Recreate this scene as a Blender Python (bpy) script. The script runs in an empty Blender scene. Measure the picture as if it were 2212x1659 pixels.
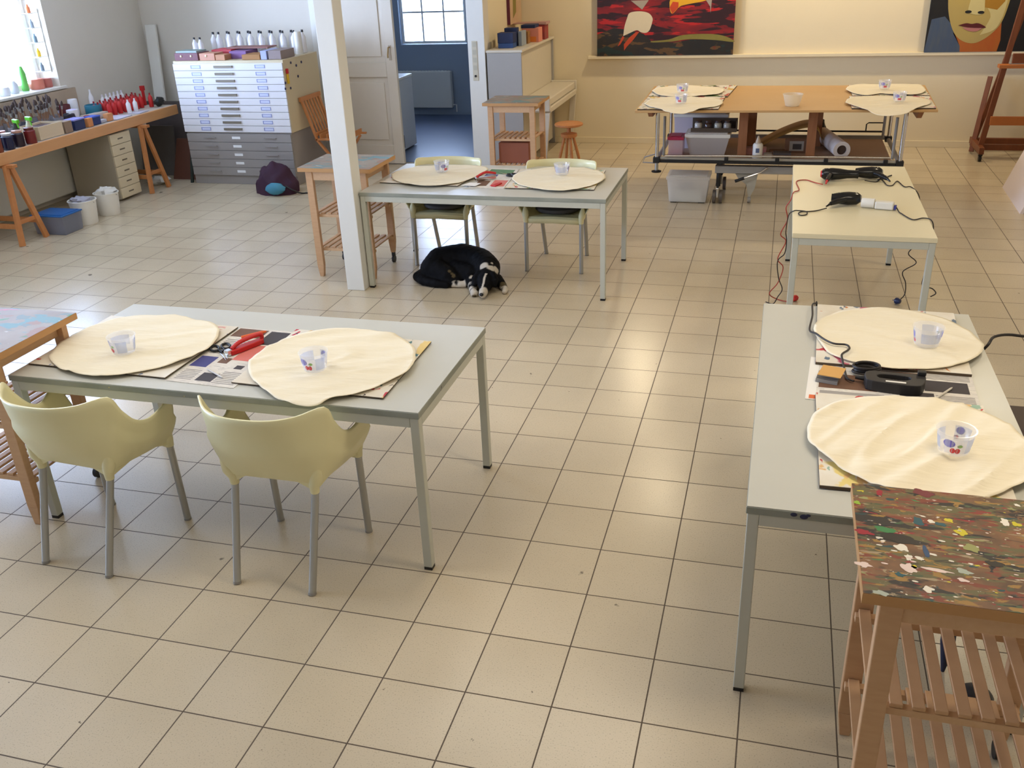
import bpy, bmesh, math, random
from mathutils import Vector, Matrix, noise
random.seed(7)
S = bpy.context.scene
C = S.collection
PI = math.pi

# ---------------------------------------------------------------- camera
def make_camera():
    yaw, pit, rol = -0.28720, -0.44320, -0.04390
    f = Vector((math.cos(pit)*math.sin(yaw), math.cos(pit)*math.cos(yaw), math.sin(pit)))
    r = Vector((math.cos(yaw), -math.sin(yaw), 0)); u = r.cross(f)
    c, s = math.cos(rol), math.sin(rol)
    r2 = c*r + s*u; u2 = -s*r + c*u
    cd = bpy.data.cameras.new('camera'); co = bpy.data.objects.new('camera', cd); C.objects.link(co)
    cd.sensor_width = 36; cd.lens = 2001.56/2212*36; cd.clip_start = 0.05; cd.clip_end = 200
    co.matrix_world = Matrix(((r2.x, u2.x, -f.x, 0.2748), (r2.y, u2.y, -f.y, -2.2393), (r2.z, u2.z, -f.z, 2.2854), (0, 0, 0, 1)))
    S.camera = co
make_camera()

# ---------------------------------------------------------------- world, lights, exposure
S.view_settings.view_transform = 'Standard'; S.view_settings.look = 'None'
S.view_settings.exposure = -0.27; S.view_settings.gamma = 1.0; S.view_settings.use_curve_mapping = False
W = bpy.data.worlds.new('sky'); S.world = W; W.use_nodes = True
bg = W.node_tree.nodes['Background']; bg.inputs[0].default_value = (0.50, 0.66, 1.0, 1)
# sky shaped to be brighter toward -x than behind the back room (+y)
_tc = W.node_tree.nodes.new('ShaderNodeTexCoord'); _sx = W.node_tree.nodes.new('ShaderNodeSeparateXYZ'); _mr = W.node_tree.nodes.new('ShaderNodeMapRange')
W.node_tree.links.new(_tc.outputs['Generated'], _sx.inputs[0]); W.node_tree.links.new(_sx.outputs['X'], _mr.inputs[0])
_mr.inputs[1].default_value = -0.56; _mr.inputs[2].default_value = -0.36; _mr.inputs[3].default_value = 45.0; _mr.inputs[4].default_value = 5.0
_my = W.node_tree.nodes.new('ShaderNodeMapRange'); _my.inputs[1].default_value = 0.45; _my.inputs[2].default_value = 0.6; W.node_tree.links.new(_sx.outputs['Y'], _my.inputs[0])
_mm = W.node_tree.nodes.new('ShaderNodeMix'); W.node_tree.links.new(_my.outputs[0], _mm.inputs[0]); 
# sky dimmed with height, shaped to light walls more than the floor
_mz = W.node_tree.nodes.new('ShaderNodeMapRange'); _mz.inputs[1].default_value = 0.12; _mz.inputs[2].default_value = 0.42; _mz.inputs[3].default_value = 1.0; _mz.inputs[4].default_value = 0.16; W.node_tree.links.new(_sx.outputs['Z'], _mz.inputs[0])
_mu = W.node_tree.nodes.new('ShaderNodeMath'); _mu.operation = 'MULTIPLY'; W.node_tree.links.new(_mr.outputs[0], _mu.inputs[0]); W.node_tree.links.new(_mz.outputs[0], _mu.inputs[1])
W.node_tree.links.new(_mu.outputs[0], _mm.inputs[2]); _mm.inputs[3].default_value = 18.0
W.node_tree.links.new(_mm.outputs[0], bg.inputs[1])

def area(name, loc, rot, sx, sy, power, col, portal=False, spread=180):
    l = bpy.data.lights.new(name, 'AREA'); l.shape = 'RECTANGLE'; l.size = sx; l.size_y = sy
    l.energy = power; l.color = col; l.spread = math.radians(spread)
    o = bpy.data.objects.new(name, l); C.objects.link(o); o.location = loc; o.rotation_euler = rot
    if portal: l.cycles.is_portal = True
    return o
def spot(name, loc, target, power, col, angle, blend, radius):
    l = bpy.data.lights.new(name, 'SPOT'); l.energy = power; l.color = col; l.spot_size = math.radians(angle)
    l.spot_blend = blend; l.shadow_soft_size = radius
    o = bpy.data.objects.new(name, l); C.objects.link(o); o.location = loc
    o.rotation_euler = (Vector(target)-Vector(loc)).to_track_quat('-Z', 'Y').to_euler()
    return o
WARM = (1.0, 0.83, 0.56)
NEUT = (1.0, 0.91, 0.76)
# window portals
area('portal_studio_window', (-7.36, 5.1, 1.9), (0, -PI/2, 0), 1.6, 2.4, 1, (1, 1, 1), True)
area('portal_back_room_window', (-4.7, 11.36, 1.85), (-PI/2, 0, 0), 1.2, 1.7, 1, (1, 1, 1), True)
area('portal_near_window', (-7.36, 0.2, 1.9), (0, -PI/2, 0), 1.6, 3.0, 1, (1, 1, 1), True)
# warm ceiling spots washing the picture wall and the far tables
for i, x in enumerate((-1.2, 0.5, 2.2)):
    spot('ceiling_lamp', (x, 8.55, 2.85), (x, 8.4, 0), 72, WARM, 150, 0.5, 0.05)
spot('ceiling_lamp', (-0.6, 5.9, 2.85), (-0.6, 5.6, 0), 28, WARM, 150, 0.6, 0.08)
spot('ceiling_lamp', (1.9, 4.6, 2.85), (1.6, 4.2, 0), 54, WARM, 150, 0.6, 0.08)
# added fill lights under the ceiling, brightening the front half of the studio
area('ceiling_fill', (-1.0, 2.6, 2.93), (0, 0, 0), 1.8, 0.8, 24, NEUT)
area('ceiling_fill', (1.2, 0.6, 2.93), (0, 0, 0), 1.2, 0.6, 36, (1.0, 0.88, 0.70))
area('ceiling_fill', (-2.4, 0.5, 2.93), (0, 0, 0), 1.8, 0.8, 26, (1.0, 0.93, 0.82))
area('ceiling_fill', (-4.3, 3.0, 2.93), (0, 0, 0), 1.5, 0.6, 4, NEUT)

# ---------------------------------------------------------------- materials
def lin(c):
    return tuple((v/255/12.92 if v/255 <= 0.04045 else ((v/255+0.055)/1.055)**2.4) for v in c) + (1,)
MC = {}
def mat(name, col, rough=0.5, metal=0.0, spec=0.5, noise_amt=0.0, noise_scale=20, alpha=1.0, trans=0.0, bump=0.0, emit=0, coat=0.0, stretch=(1, 1, 1), col2=None, sheen=0):
    if name in MC: return MC[name]
    m = bpy.data.materials.new(name); m.use_nodes = True; n = m.node_tree.nodes; l = m.node_tree.links
    b = n['Principled BSDF']
    b.inputs['Base Color'].default_value = lin(col); b.inputs['Roughness'].default_value = rough
    b.inputs['Metallic'].default_value = metal; b.inputs['Specular IOR Level'].default_value = spec
    if trans: b.inputs['Transmission Weight'].default_value = trans
    if alpha < 1: b.inputs['Alpha'].default_value = alpha
    if coat: b.inputs['Coat Weight'].default_value = coat; b.inputs['Coat Roughness'].default_value = 0.15
    tc = n.new('ShaderNodeTexCoord'); mp = n.new('ShaderNodeMapping'); mp.inputs['Scale'].default_value = stretch
    l.new(tc.outputs['Object'], mp.inputs[0])
    nz = n.new('ShaderNodeTexNoise'); nz.inputs['Scale'].default_value = noise_scale; nz.inputs['Detail'].default_value = 4
    l.new(mp.outputs[0], nz.inputs[0])
    mx = n.new('ShaderNodeMix'); mx.data_type = 'RGBA'
    c = lin(col); k = 1-noise_amt
    mx.inputs[6].default_value = c
    mx.inputs[7].default_value = lin(col2) if col2 else (c[0]*k, c[1]*k, c[2]*k, 1)
    l.new(nz.outputs[0], mx.inputs[0]); l.new(mx.outputs[2], b.inputs['Base Color'])
    if bump:
        bp = n.new('ShaderNodeBump'); bp.inputs['Strength'].default_value = bump; bp.inputs['Distance'].default_value = 0.004
        l.new(nz.outputs[0], bp.inputs['Height']); l.new(bp.outputs[0], b.inputs['Normal'])
    MC[name] = m
    return m

def splat(name, base, base2, layers, rough=0.45, base_scale=5, stretch=(1, 1, 1)):
    """dried paint: noise-masked layers of colour; layers = (rgb, scale, threshold, (sx,sy,sz), seed)"""
    if name in MC: return MC[name]
    m = bpy.data.materials.new(name); m.use_nodes = True; n = m.node_tree.nodes; l = m.node_tree.links
    b = n['Principled BSDF']; b.inputs['Roughness'].default_value = rough
    tc = n.new('ShaderNodeTexCoord')
    nz = n.new('ShaderNodeTexNoise'); nz.inputs['Scale'].default_value = base_scale; nz.inputs['Detail'].default_value = 8
    mp = n.new('ShaderNodeMapping'); mp.inputs['Scale'].default_value = stretch
    l.new(tc.outputs['Object'], mp.inputs[0]); l.new(mp.outputs[0], nz.inputs[0])
    mx = n.new('ShaderNodeMix'); mx.data_type = 'RGBA'; mx.inputs[6].default_value = lin(base); mx.inputs[7].default_value = lin(base2)
    rp = n.new('ShaderNodeMapRange'); rp.inputs[1].default_value = 0.35; rp.inputs[2].default_value = 0.65
    l.new(nz.outputs[0], rp.inputs[0]); l.new(rp.outputs[0], mx.inputs[0])
    cur = mx.outputs[2]
    for col, sc, th, st, seed in layers:
        mp = n.new('ShaderNodeMapping'); mp.inputs['Scale'].default_value = st; mp.inputs['Location'].default_value = (seed*3.7, seed*5.1, seed*1.3)
        mp.inputs['Rotation'].default_value = (0, 0, math.sin(seed*2.3)*0.35)
        l.new(tc.outputs['Object'], mp.inputs[0])
        q = n.new('ShaderNodeTexNoise'); q.inputs['Scale'].default_value = sc; q.inputs['Detail'].default_value = 3.5; q.inputs['Distortion'].default_value = 0.4
        l.new(mp.outputs[0], q.inputs[0])
        r = n.new('ShaderNodeMapRange'); r.inputs[1].default_value = th; r.inputs[2].default_value = th+0.025
        l.new(q.outputs[0], r.inputs[0])
        x = n.new('ShaderNodeMix'); x.data_type = 'RGBA'; x.inputs[7].default_value = lin(col)
        l.new(cur, x.inputs[6]); l.new(r.outputs[0], x.inputs[0]); cur = x.outputs[2]
    l.new(cur, b.inputs['Base Color'])
    MC[name] = m
    return m

def floor_mat():
    m = bpy.data.materials.new('floor_tiles'); m.use_nodes = True; n = m.node_tree.nodes; l = m.node_tree.links
    b = n['Principled BSDF']; tc = n.new('ShaderNodeTexCoord')
    br = n.new('ShaderNodeTexBrick'); br.offset = 0; br.squash = 1
    br.inputs['Scale'].default_value = 1; br.inputs['Brick Width'].default_value = 0.3; br.inputs['Row Height'].default_value = 0.3
    br.inputs['Mortar Size'].default_value = 0.0027; br.inputs['Mortar Smooth'].default_value = 0.15; br.inputs['Bias'].default_value = 0
    br.inputs['Color1'].default_value = lin((202, 186, 158)); br.inputs['Color2'].default_value = lin((209, 193, 165))
    br.inputs['Mortar'].default_value = lin((92, 78, 62))
    l.new(tc.outputs['Object'], br.inputs[0])
    sp = n.new('ShaderNodeTexNoise'); sp.inputs['Scale'].default_value = 190; sp.inputs['Detail'].default_value = 2
    l.new(tc.outputs['Object'], sp.inputs[0])
    r1 = n.new('ShaderNodeMapRange'); r1.inputs[1].default_value = 0.30; r1.inputs[2].default_value = 0.42; r1.inputs[3].default_value = 0.72; r1.inputs[4].default_value = 1.0
    l.new(sp.outputs[0], r1.inputs[0])
    bl = n.new('ShaderNodeTexNoise'); bl.inputs['Scale'].default_value = 1.3; bl.inputs['Detail'].default_value = 5
    l.new(tc.outputs['Object'], bl.inputs[0])
    r2 = n.new('ShaderNodeMapRange'); r2.inputs[1].default_value = 0.3; r2.inputs[2].default_value = 0.7; r2.inputs[3].default_value = 0.9; r2.inputs[4].default_value = 1.05
    l.new(bl.outputs[0], r2.inputs[0])
    mu = n.new('ShaderNodeMath'); mu.operation = 'MULTIPLY'; l.new(r1.outputs[0], mu.inputs[0]); l.new(r2.outputs[0], mu.inputs[1])
    v = n.new('ShaderNodeVectorMath'); v.operation = 'SCALE'; l.new(br.outputs['Color'], v.inputs[0]); l.new(mu.outputs[0], v.inputs['Scale'])
    # sparse paint drips, more of them around the right-hand table
    cur = v.outputs[0]
    for col, sc, th, seed in (((52, 46, 44), 16, 0.765, 1), ((160, 90, 55), 19, 0.775, 2), ((90, 75, 60), 30, 0.745, 3), ((110, 100, 88), 6, 0.74, 4)):
        mp = n.new('ShaderNodeMapping'); mp.inputs['Location'].default_value = (seed*9.1, seed*4.3, 0); l.new(tc.outputs['Object'], mp.inputs[0])
        q = n.new('ShaderNodeTexNoise'); q.inputs['Scale'].default_value = sc; q.inputs['Detail'].default_value = 4; l.new(mp.outputs[0], q.inputs[0])
        r = n.new('ShaderNodeMapRange'); r.inputs[1].default_value = th; r.inputs[2].default_value = th+0.02; r.inputs[4].default_value = 0.85
        l.new(q.outputs[0], r.inputs[0])
        x = n.new('ShaderNodeMix'); x.data_type = 'RGBA'; x.inputs[7].default_value = lin(col)
        l.new(cur, x.inputs[6]); l.new(r.outputs[0], x.inputs[0]); cur = x.outputs[2]
    l.new(cur, b.inputs['Base Color'])
    rr = n.new('ShaderNodeMapRange'); rr.inputs[3].default_value = 0.24; rr.inputs[4].default_value = 0.75
    l.new(br.outputs['Fac'], rr.inputs[0]); l.new(rr.outputs[0], b.inputs['Roughness'])
    b.inputs['Specular IOR Level'].default_value = 0.5
    bp = n.new('ShaderNodeBump'); bp.invert = True; bp.inputs['Strength'].default_value = 0.35; bp.inputs['Distance'].default_value = 0.002
    l.new(br.outputs['Fac'], bp.inputs['Height']); l.new(bp.outputs[0], b.inputs['Normal'])
    return m

def milky(name, col, clear, rough=0.3):
    """translucent plastic: part transparent, part diffuse/translucent, with gloss"""
    if name in MC: return MC[name]
    m = bpy.data.materials.new(name); m.use_nodes = True; n = m.node_tree.nodes; l = m.node_tree.links; n.remove(n['Principled BSDF'])
    t = n.new('ShaderNodeBsdfTransparent'); d = n.new('ShaderNodeBsdfDiffuse'); r = n.new('ShaderNodeBsdfTranslucent'); g = n.new('ShaderNodeBsdfGlossy'); g.inputs['Roughness'].default_value = rough
    d.inputs[0].default_value = lin(col); r.inputs[0].default_value = lin(col)
    a, b, c = [n.new('ShaderNodeMixShader') for _ in range(3)]
    a.inputs[0].default_value = 0.5; l.new(d.outputs[0], a.inputs[1]); l.new(r.outputs[0], a.inputs[2])
    b.inputs[0].default_value = clear; l.new(a.outputs[0], b.inputs[1]); l.new(t.outputs[0], b.inputs[2])
    c.inputs[0].default_value = 0.05; l.new(b.outputs[0], c.inputs[1]); l.new(g.outputs[0], c.inputs[2]); l.new(c.outputs[0], n['Material Output'].inputs[0])
    MC[name] = m; return m

def glass_pane(name):
    m = bpy.data.materials.new(name); m.use_nodes = True; n = m.node_tree.nodes; l = m.node_tree.links
    n.remove(n['Principled BSDF']); t = n.new('ShaderNodeBsdfTransparent'); g = n.new('ShaderNodeBsdfGlossy'); g.inputs['Roughness'].default_value = 0.02
    x = n.new('ShaderNodeMixShader'); x.inputs[0].default_value = 0.06
    l.new(t.outputs[0], x.inputs[1]); l.new(g.outputs[0], x.inputs[2]); l.new(x.outputs[0], n['Material Output'].inputs[0])
    return m

def cream(n='plaster_cream', c=(236, 220, 184)): return mat(n, c, 0.85, noise_amt=0.05, noise_scale=3)
M_wall = cream()
M_wallw = cream('plaster_white', (222, 214, 200))
M_ceil = mat('ceiling_paint', (235, 230, 220), 0.9)
M_trimw = mat('white_gloss_paint', (232, 230, 222), 0.35, noise_amt=0.03)
M_table = mat('table_laminate', (200, 198, 186), 0.33, noise_amt=0.06, noise_scale=6)
M_tedge = splat('table_edge', (152, 154, 142), (132, 136, 124), [((60, 60, 66), 30, 0.72, (1, 1, 1), 3), ((205, 190, 120), 36, 0.73, (1, 1, 1), 5)], 0.5)
M_frame = mat('grey_green_steel', (192, 192, 178), 0.35, noise_amt=0.05)
M_black = mat('black_rubber', (22, 22, 24), 0.5)
M_white_lam = mat('cream_laminate', (226, 214, 178), 0.35, noise_amt=0.03, noise_scale=4)
M_shell = mat('pale_yellow_plastic', (234, 226, 178), 0.36, noise_amt=0.03)
M_alu = mat('brushed_aluminium', (176, 176, 172), 0.35, 0.7)
M_chrome = mat('chrome', (215, 215, 215), 0.12, 1.0)
M_beech = mat('beech_wood', (206, 164, 122), 0.5, noise_amt=0.0, noise_scale=5, stretch=(3, 3, 14), col2=(190, 146, 104))
M_beechx = mat('beech_wood_slat', (212, 174, 134), 0.5, noise_scale=5, stretch=(12, 2, 12), col2=(200, 156, 112))
M_pine = mat('orange_pine', (206, 140, 84), 0.5, noise_scale=5, stretch=(14, 3, 4), col2=(186, 118, 66))
M_easel = mat('stained_easel_wood', (134, 72, 34), 0.5, noise_scale=6, stretch=(4, 4, 1), col2=(98, 50, 24))
M_canvas = mat('raw_canvas', (240, 228, 200), 0.9, noise_amt=0.04, noise_scale=3, bump=0.9, stretch=(1.2, 7, 1))
for _n in M_canvas.node_tree.nodes:
    if _n.type == 'MAPPING': _n.inputs['Rotation'].default_value = (0, 0, -0.45)
    if _n.type == 'BUMP': _n.inputs['Distance'].default_value = 0.012
M_paper = mat('paper_white', (232, 228, 220), 0.8)
M_plast = mat('white_plastic', (226, 222, 212), 0.4)
M_clear = milky('clear_plastic', (250, 250, 252), 0.80, 0.15)
M_frost = milky('frosted_plastic', (250, 248, 244), 0.55)
M_red = mat('red_plastic', (196, 34, 34), 0.4)
M_cord = mat('black_cord', (36, 30, 28), 0.5)
M_hard = mat('hardboard', (204, 164, 110), 0.6, noise_scale=2, stretch=(1, 1, 1), col2=(190, 148, 94))
M_grey = mat('grey_steel', (150, 146, 140), 0.5, noise_amt=0.05)
PAL = [((170, 40, 40), 9), ((60, 70, 60), 8), ((190, 170, 60), 14), ((70, 110, 70), 11), ((40, 70, 90), 10), ((225, 215, 200), 12)]
M_top = splat('splattered_cart_top', (134, 94, 62), (94, 70, 50), [
    ((102, 94, 60), 13, 0.52, (0.6, 1.8, 1), 1), ((126, 62, 44), 19, 0.57, (0.5, 1.9, 1), 2), ((48, 42, 38), 11, 0.58, (0.5, 2.0, 1), 3),
    ((156, 118, 58), 26, 0.60, (0.55, 1.8, 1), 4), ((76, 88, 60), 24, 0.63, (0.5, 2.0, 1), 5), ((146, 40, 46), 30, 0.66, (0.6, 1.7, 1), 6),
    ((34, 72, 74), 26, 0.67, (0.6, 1.8, 1), 7), ((160, 140, 108), 38, 0.64, (0.5, 1.9, 1), 8), ((214, 196, 40), 34, 0.71, (0.8, 1.4, 1), 9),
    ((60, 130, 76), 20, 0.715, (0.5, 1.9, 1), 10), ((150, 150, 96), 18, 0.70, (0.6, 1.6, 1), 14), ((26, 26, 32), 30, 0.665, (0.7, 1.5, 1), 13), ((232, 222, 202), 24, 0.685, (0.6, 1.5, 1), 11), ((236, 228, 210), 80, 0.70, (0.5, 1.7, 1), 12)], 0.5, 11)
M_top2 = splat('painty_cart_top_pale', (158, 142, 122), (138, 120, 100), [
    ((96, 134, 134), 7, 0.56, (0.7, 1.3, 1), 21), ((150, 110, 84), 8, 0.57, (0.8, 1.3, 1), 22), ((110, 124, 116), 12, 0.6, (0.7, 1.4, 1), 23),
    ((196, 70, 104), 10, 0.70, (0.8, 1.3, 1), 24), ((190, 182, 170), 14, 0.66, (0.7, 1.4, 1), 25), ((80, 130, 80), 16, 0.71, (1, 1, 1), 26)], 0.45, 4)
def board_mat(name, seed, cols):
    return splat(name, (232, 226, 212), (218, 206, 184), [(c, 6+i*3, 0.585+0.022*i, (1.3, 0.8, 1), seed+i) for i, c in enumerate(cols)], 0.5, 6)
M_bd = [board_mat('painted_board_rose', 31, [(214, 130, 120), (196, 60, 60), (220, 176, 130), (90, 110, 150)]),
        board_mat('painted_board_multi', 41, [(226, 196, 120), (190, 40, 60), (80, 120, 120), (60, 50, 60)]),
        board_mat('painted_board_pink', 51, [(200, 100, 120), (190, 50, 60), (206, 130, 70), (90, 110, 130)]),
        board_mat('painted_board_yellow', 61, [(228, 206, 128), (222, 180, 120), (150, 180, 160), (190, 50, 50)]),
        board_mat('painted_board_green', 71, [(90, 120, 60), (190, 60, 40), (214, 170, 70), (80, 70, 60)])]
M_core = mat('board_edge', (84, 68, 50), 0.7)

# ---------------------------------------------------------------- mesh helpers
class MB:
    def __init__(s): s.v = []; s.f = []; s.m = []; s.mi = 0
    def add(s, vs, fs):
        o = len(s.v); s.v += [tuple(v) for v in vs]; s.f += [tuple(i+o for i in f) for f in fs]; s.m += [s.mi]*len(fs); return s
    def box(s, x0, x1, y0, y1, z0, z1, M=None):
        vs = [Vector((x, y, z)) for z in (z0, z1) for y in (y0, y1) for x in (x0, x1)]
        if M is not None: vs = [M @ v for v in vs]
        return s.add(vs, [(0, 2, 3, 1), (4, 5, 7, 6), (0, 1, 5, 4), (2, 6, 7, 3), (0, 4, 6, 2), (1, 3, 7, 5)])
    def hexa(s, b, t):
        """bottom 4 pts ccw, top 4 pts ccw"""
        return s.add(list(b)+list(t), [(3, 2, 1, 0), (4, 5, 6, 7), (0, 1, 5, 4), (1, 2, 6, 5), (2, 3, 7, 6), (3, 0, 4, 7)])
    def bar(s, a, b, w, h, up=(0, 0, 1)):
        a, b = Vector(a), Vector(b); d = (b-a).normalized(); up = Vector(up)
        if abs(d.dot(up)) > 0.99: up = Vector((0, 1, 0))
        sx = d.cross(up).normalized()*w/2; sy = sx.cross(d).normalized()*h/2
        return s.hexa([a-sx-sy, a+sx-sy, a+sx+sy, a-sx+sy], [b-sx-sy, b+sx-sy, b+sx+sy, b-sx+sy])
    def tube(s, pts, r, n=8, closed=False, caps=True):
        pts = [Vector(p) for p in pts]; N = len(pts); rs = r if isinstance(r, (list, tuple)) else [r]*N
        vs = []; fs = []; prev = None
        for i, p in enumerate(pts):
            if closed: t = (pts[(i+1) % N]-pts[i-1])
            else: t = (pts[min(i+1, N-1)]-pts[max(i-1, 0)])
            t = t.normalized() if t.length > 1e-9 else Vector((0, 0, 1))
            if prev is None:
                a = Vector((0, 0, 1)) if abs(t.z) < 0.9 else Vector((1, 0, 0)); u = t.cross(a).normalized()
            else:
                u = (prev - t*prev.dot(t)); u = u.normalized() if u.length > 1e-6 else t.orthogonal().normalized()
            prev = u; w = t.cross(u)
            for k in range(n):
                a = 2*PI*k/n; vs.append(p+(u*math.cos(a)+w*math.sin(a))*rs[i])
        for i in range(N if closed else N-1):
            for k in range(n):
                j = (i+1) % N; fs.append((i*n+k, i*n+(k+1) % n, j*n+(k+1) % n, j*n+k))
        if caps and not closed: fs.append(tuple(range(n))[::-1]); fs.append(tuple((N-1)*n+k for k in range(n)))
        return s.add(vs, fs)
    def lathe(s, prof, c=(0, 0, 0), n=24, sx=1, sy=1, M=None):
        """prof = (r,z) list"""
        vs = []; fs = []; N = len(prof)
        for r, z in prof:
            for k in range(n):
                a = 2*PI*k/n; v = Vector((c[0]+r*math.cos(a)*sx, c[1]+r*math.sin(a)*sy, c[2]+z)); vs.append(M @ v if M is not None else v)
        for i in range(N-1):
            for k in range(n): fs.append((i*n+k, i*n+(k+1) % n, (i+1)*n+(k+1) % n, (i+1)*n+k))
        if prof[0][0] > 1e-5: fs.append(tuple(range(n))[::-1])
        if prof[-1][0] > 1e-5: fs.append(tuple((N-1)*n+k for k in range(n)))
        return s.add(vs, fs)
    def prism(s, poly, z0, z1):
        n = len(poly); vs = [(x, y, z0) for x, y in poly]+[(x, y, z1) for x, y in poly]
        return s.add(vs, [tuple(range(n))[::-1], tuple(range(n, 2*n))]+[(i, (i+1) % n, n+(i+1) % n, n+i) for i in range(n)])
    def plate(s, poly3, thick):
        """flat polygon in 3-D, thickened along -normal; thick = vector"""
        t = Vector(thick); n = len(poly3); vs = [Vector(p) for p in poly3]; vs += [p+t for p in vs]
        return s.add(vs, [tuple(range(n)), tuple(range(n, 2*n))[::-1]]+[(i, n+i, n+(i+1) % n, (i+1) % n) for i in range(n)])
    def blob(s, c, rx, ry, rz, n=14, m=9, jit=0.0, seed=0):
        vs = []; fs = []
        for i in range(m+1):
            th = PI*i/m
            for k in range(n):
                a = 2*PI*k/n; d = Vector((math.sin(th)*math.cos(a), math.sin(th)*math.sin(a), math.cos(th)))
                q = 1+jit*noise.noise(d*2.2+Vector((seed, seed, seed)))
                vs.append((c[0]+d.x*rx*q, c[1]+d.y*ry*q, c[2]+d.z*rz*q))
        for i in range(m):
            for k in range(n): fs.append((i*n+k, (i+1)*n+k, (i+1)*n+(k+1) % n, i*n+(k+1) % n))
        return s.add(vs, fs)
    def build(s, name, m, parent=None, bevel=0, smooth=False, kind=None, loc=None, rz=0, weld=False, subsurf=0, solid=0):
        me = bpy.data.meshes.new(name); me.from_pydata(s.v, [], s.f)
        ms = m if isinstance(m, (list, tuple)) else [m]
        for q in ms: me.materials.append(q)
        for p, i in zip(me.polygons, s.m): p.material_index = i
        bm = bmesh.new(); bm.from_mesh(me)
        if weld: bmesh.ops.remove_doubles(bm, verts=bm.verts, dist=1e-5)
        bmesh.ops.recalc_face_normals(bm, faces=bm.faces); bm.to_mesh(me); bm.free()
        if smooth:
            for p in me.polygons: p.use_smooth = True
            me.set_sharp_from_angle(angle=math.radians(42))
        o = bpy.data.objects.new(name, me); C.objects.link(o)
        if parent: o.parent = parent
        if loc is not None: o.location = loc
        if rz: o.rotation_euler = (0, 0, rz)
        if solid: d = o.modifiers.new('solid', 'SOLIDIFY'); d.thickness = solid; d.offset = 0
        if subsurf: d = o.modifiers.new('sub', 'SUBSURF'); d.levels = subsurf; d.render_levels = subsurf
        if bevel: d = o.modifiers.new('bevel', 'BEVEL'); d.width = bevel; d.segments = 2; d.limit_method = 'ANGLE'
        if kind: o['kind'] = kind
        return o

def tag(o, label=None, cat=None, group=None):
    if label: o['label'] = label
    if cat: o['category'] = cat
    if group: o['group'] = group
    return o
def thing(name, label, cat, loc=(0, 0, 0), rz=0, group=None):
    o = bpy.data.objects.new(name, None); C.objects.link(o); o.location = loc; o.rotation_euler = (0, 0, rz); o.empty_display_size = 0.1
    return tag(o, label, cat, group)
KIDS = {}
def dup(root, loc, rz=0, label=None, group=None, scale=None):
    def cp(o, parent):
        c = o.copy(); C.objects.link(c)
        if parent: c.parent = parent
        for ch in [k for k in bpy.data.objects if k.parent == o]: cp(ch, c)
        return c
    r = cp(root, None); r.location = loc; r.rotation_euler = (0, 0, rz)
    if scale: r.scale = scale
    if label: r['label'] = label
    if group: r['group'] = group
    return r
def st(name, b, m, bevel=0): return b.build(name, m, kind='structure', bevel=bevel)
def smoothpath(pts, k=6):
    """Catmull-Rom through points"""
    P = [Vector(p) for p in pts]; out = []
    for i in range(len(P)-1):
        p0, p1, p2, p3 = P[max(i-1, 0)], P[i], P[i+1], P[min(i+2, len(P)-1)]
        for j in range(k):
            t = j/k; out.append(0.5*((2*p1)+(-p0+p2)*t+(2*p0-5*p1+4*p2-p3)*t*t+(-p0+3*p1-3*p2+p3)*t**3))
    out.append(P[-1]); return out

# ---------------------------------------------------------------- the setting
LX, DY, SX, BY, RX, FY, H = -7.05, 7.85, -2.85, 9.35, 3.9, -4.2, 3.0
st('floor', MB().box(LX-0.4, RX+0.2, FY-0.2, 11.5, -0.1, 0), floor_mat())
st('ceiling', MB().box(LX-0.4, RX+0.2, FY-0.2, 11.5, H, H+0.1), M_ceil)
b = MB()   # left wall with window opening y 4.0..6.28, z 1.12..2.7
b.box(LX-0.3, LX, FY, -1.31, 0, H); b.box(LX-0.3, LX, 1.71, 3.95, 0, H); b.box(LX-0.3, LX, 6.28, DY+0.2, 0, H)
for a, c in ((-1.31, 1.71), (3.95, 6.28)): b.box(LX-0.3, LX, a, c, 0, 1.1); b.box(LX-0.3, LX, a, c, 2.7, H)
st('wall_left', b, M_wallw)
b = MB()   # wall with the double doorway x -4.72..-3.03
b.box(LX, -4.78, DY, DY+0.2, 0, H); b.box(-3.03, SX, DY, DY+0.2, 0, H); b.box(-4.78, -3.03, DY, DY+0.2, 2.4, H)
st('wall_door', b, M_wallw)
st('wall_side', MB().box(SX-0.2, SX, DY+0.2, BY, 0, H), M_wall)
st('wall_back', MB().box(SX-0.2, RX, BY, BY+0.2, 0, H), M_wall)
st('wall_right', MB().box(RX, RX+0.2, FY, BY+0.2, 0, H), M_wall)
st('wall_front', MB().box(LX-0.3, RX+0.2, FY-0.2, FY, 0, H), M_wallw)
st('floor_back_room', MB().box(-5.8, SX-0.2, DY+0.2, 11.3, 0.0, 0.004), mat('dim_blue_floor', (92, 104, 128), 0.35, noise_amt=0.1))  # added overlay; the back room's dim blue light is put into its colour
M_blue = mat('back_room_dim_blue', (150, 162, 176), 0.8)  # wall colour carries the dim blue daylight of this room
b = MB(); b.box(-5.8, -5.2, 11.3, 11.5, 0, H); b.box(-4.18, SX, 11.3, 11.5, 0, H); b.box(-5.2, -4.18, 11.3, 11.5, 0, 1.0); b.box(-5.2, -4.18, 11.3, 11.5, 2.5, H)
st('wall_back_room', b, M_blue)
st('wall_back_room_left', MB().box(-6.0, -5.8, DY+0.2, 11.5, 0, H), M_blue)
st('wall_back_room_right', MB().box(SX-0.2, SX, BY+0.2, 11.5, 0, H), M_blue)
st('baseboard_back', MB().box(SX, RX, BY-0.015, BY, 0, 0.07), M_wall, 0.003)
st('baseboard_side', MB().box(SX, SX+0.015, DY, BY-0.015, 0, 0.07), M_wall, 0.003)
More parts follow.
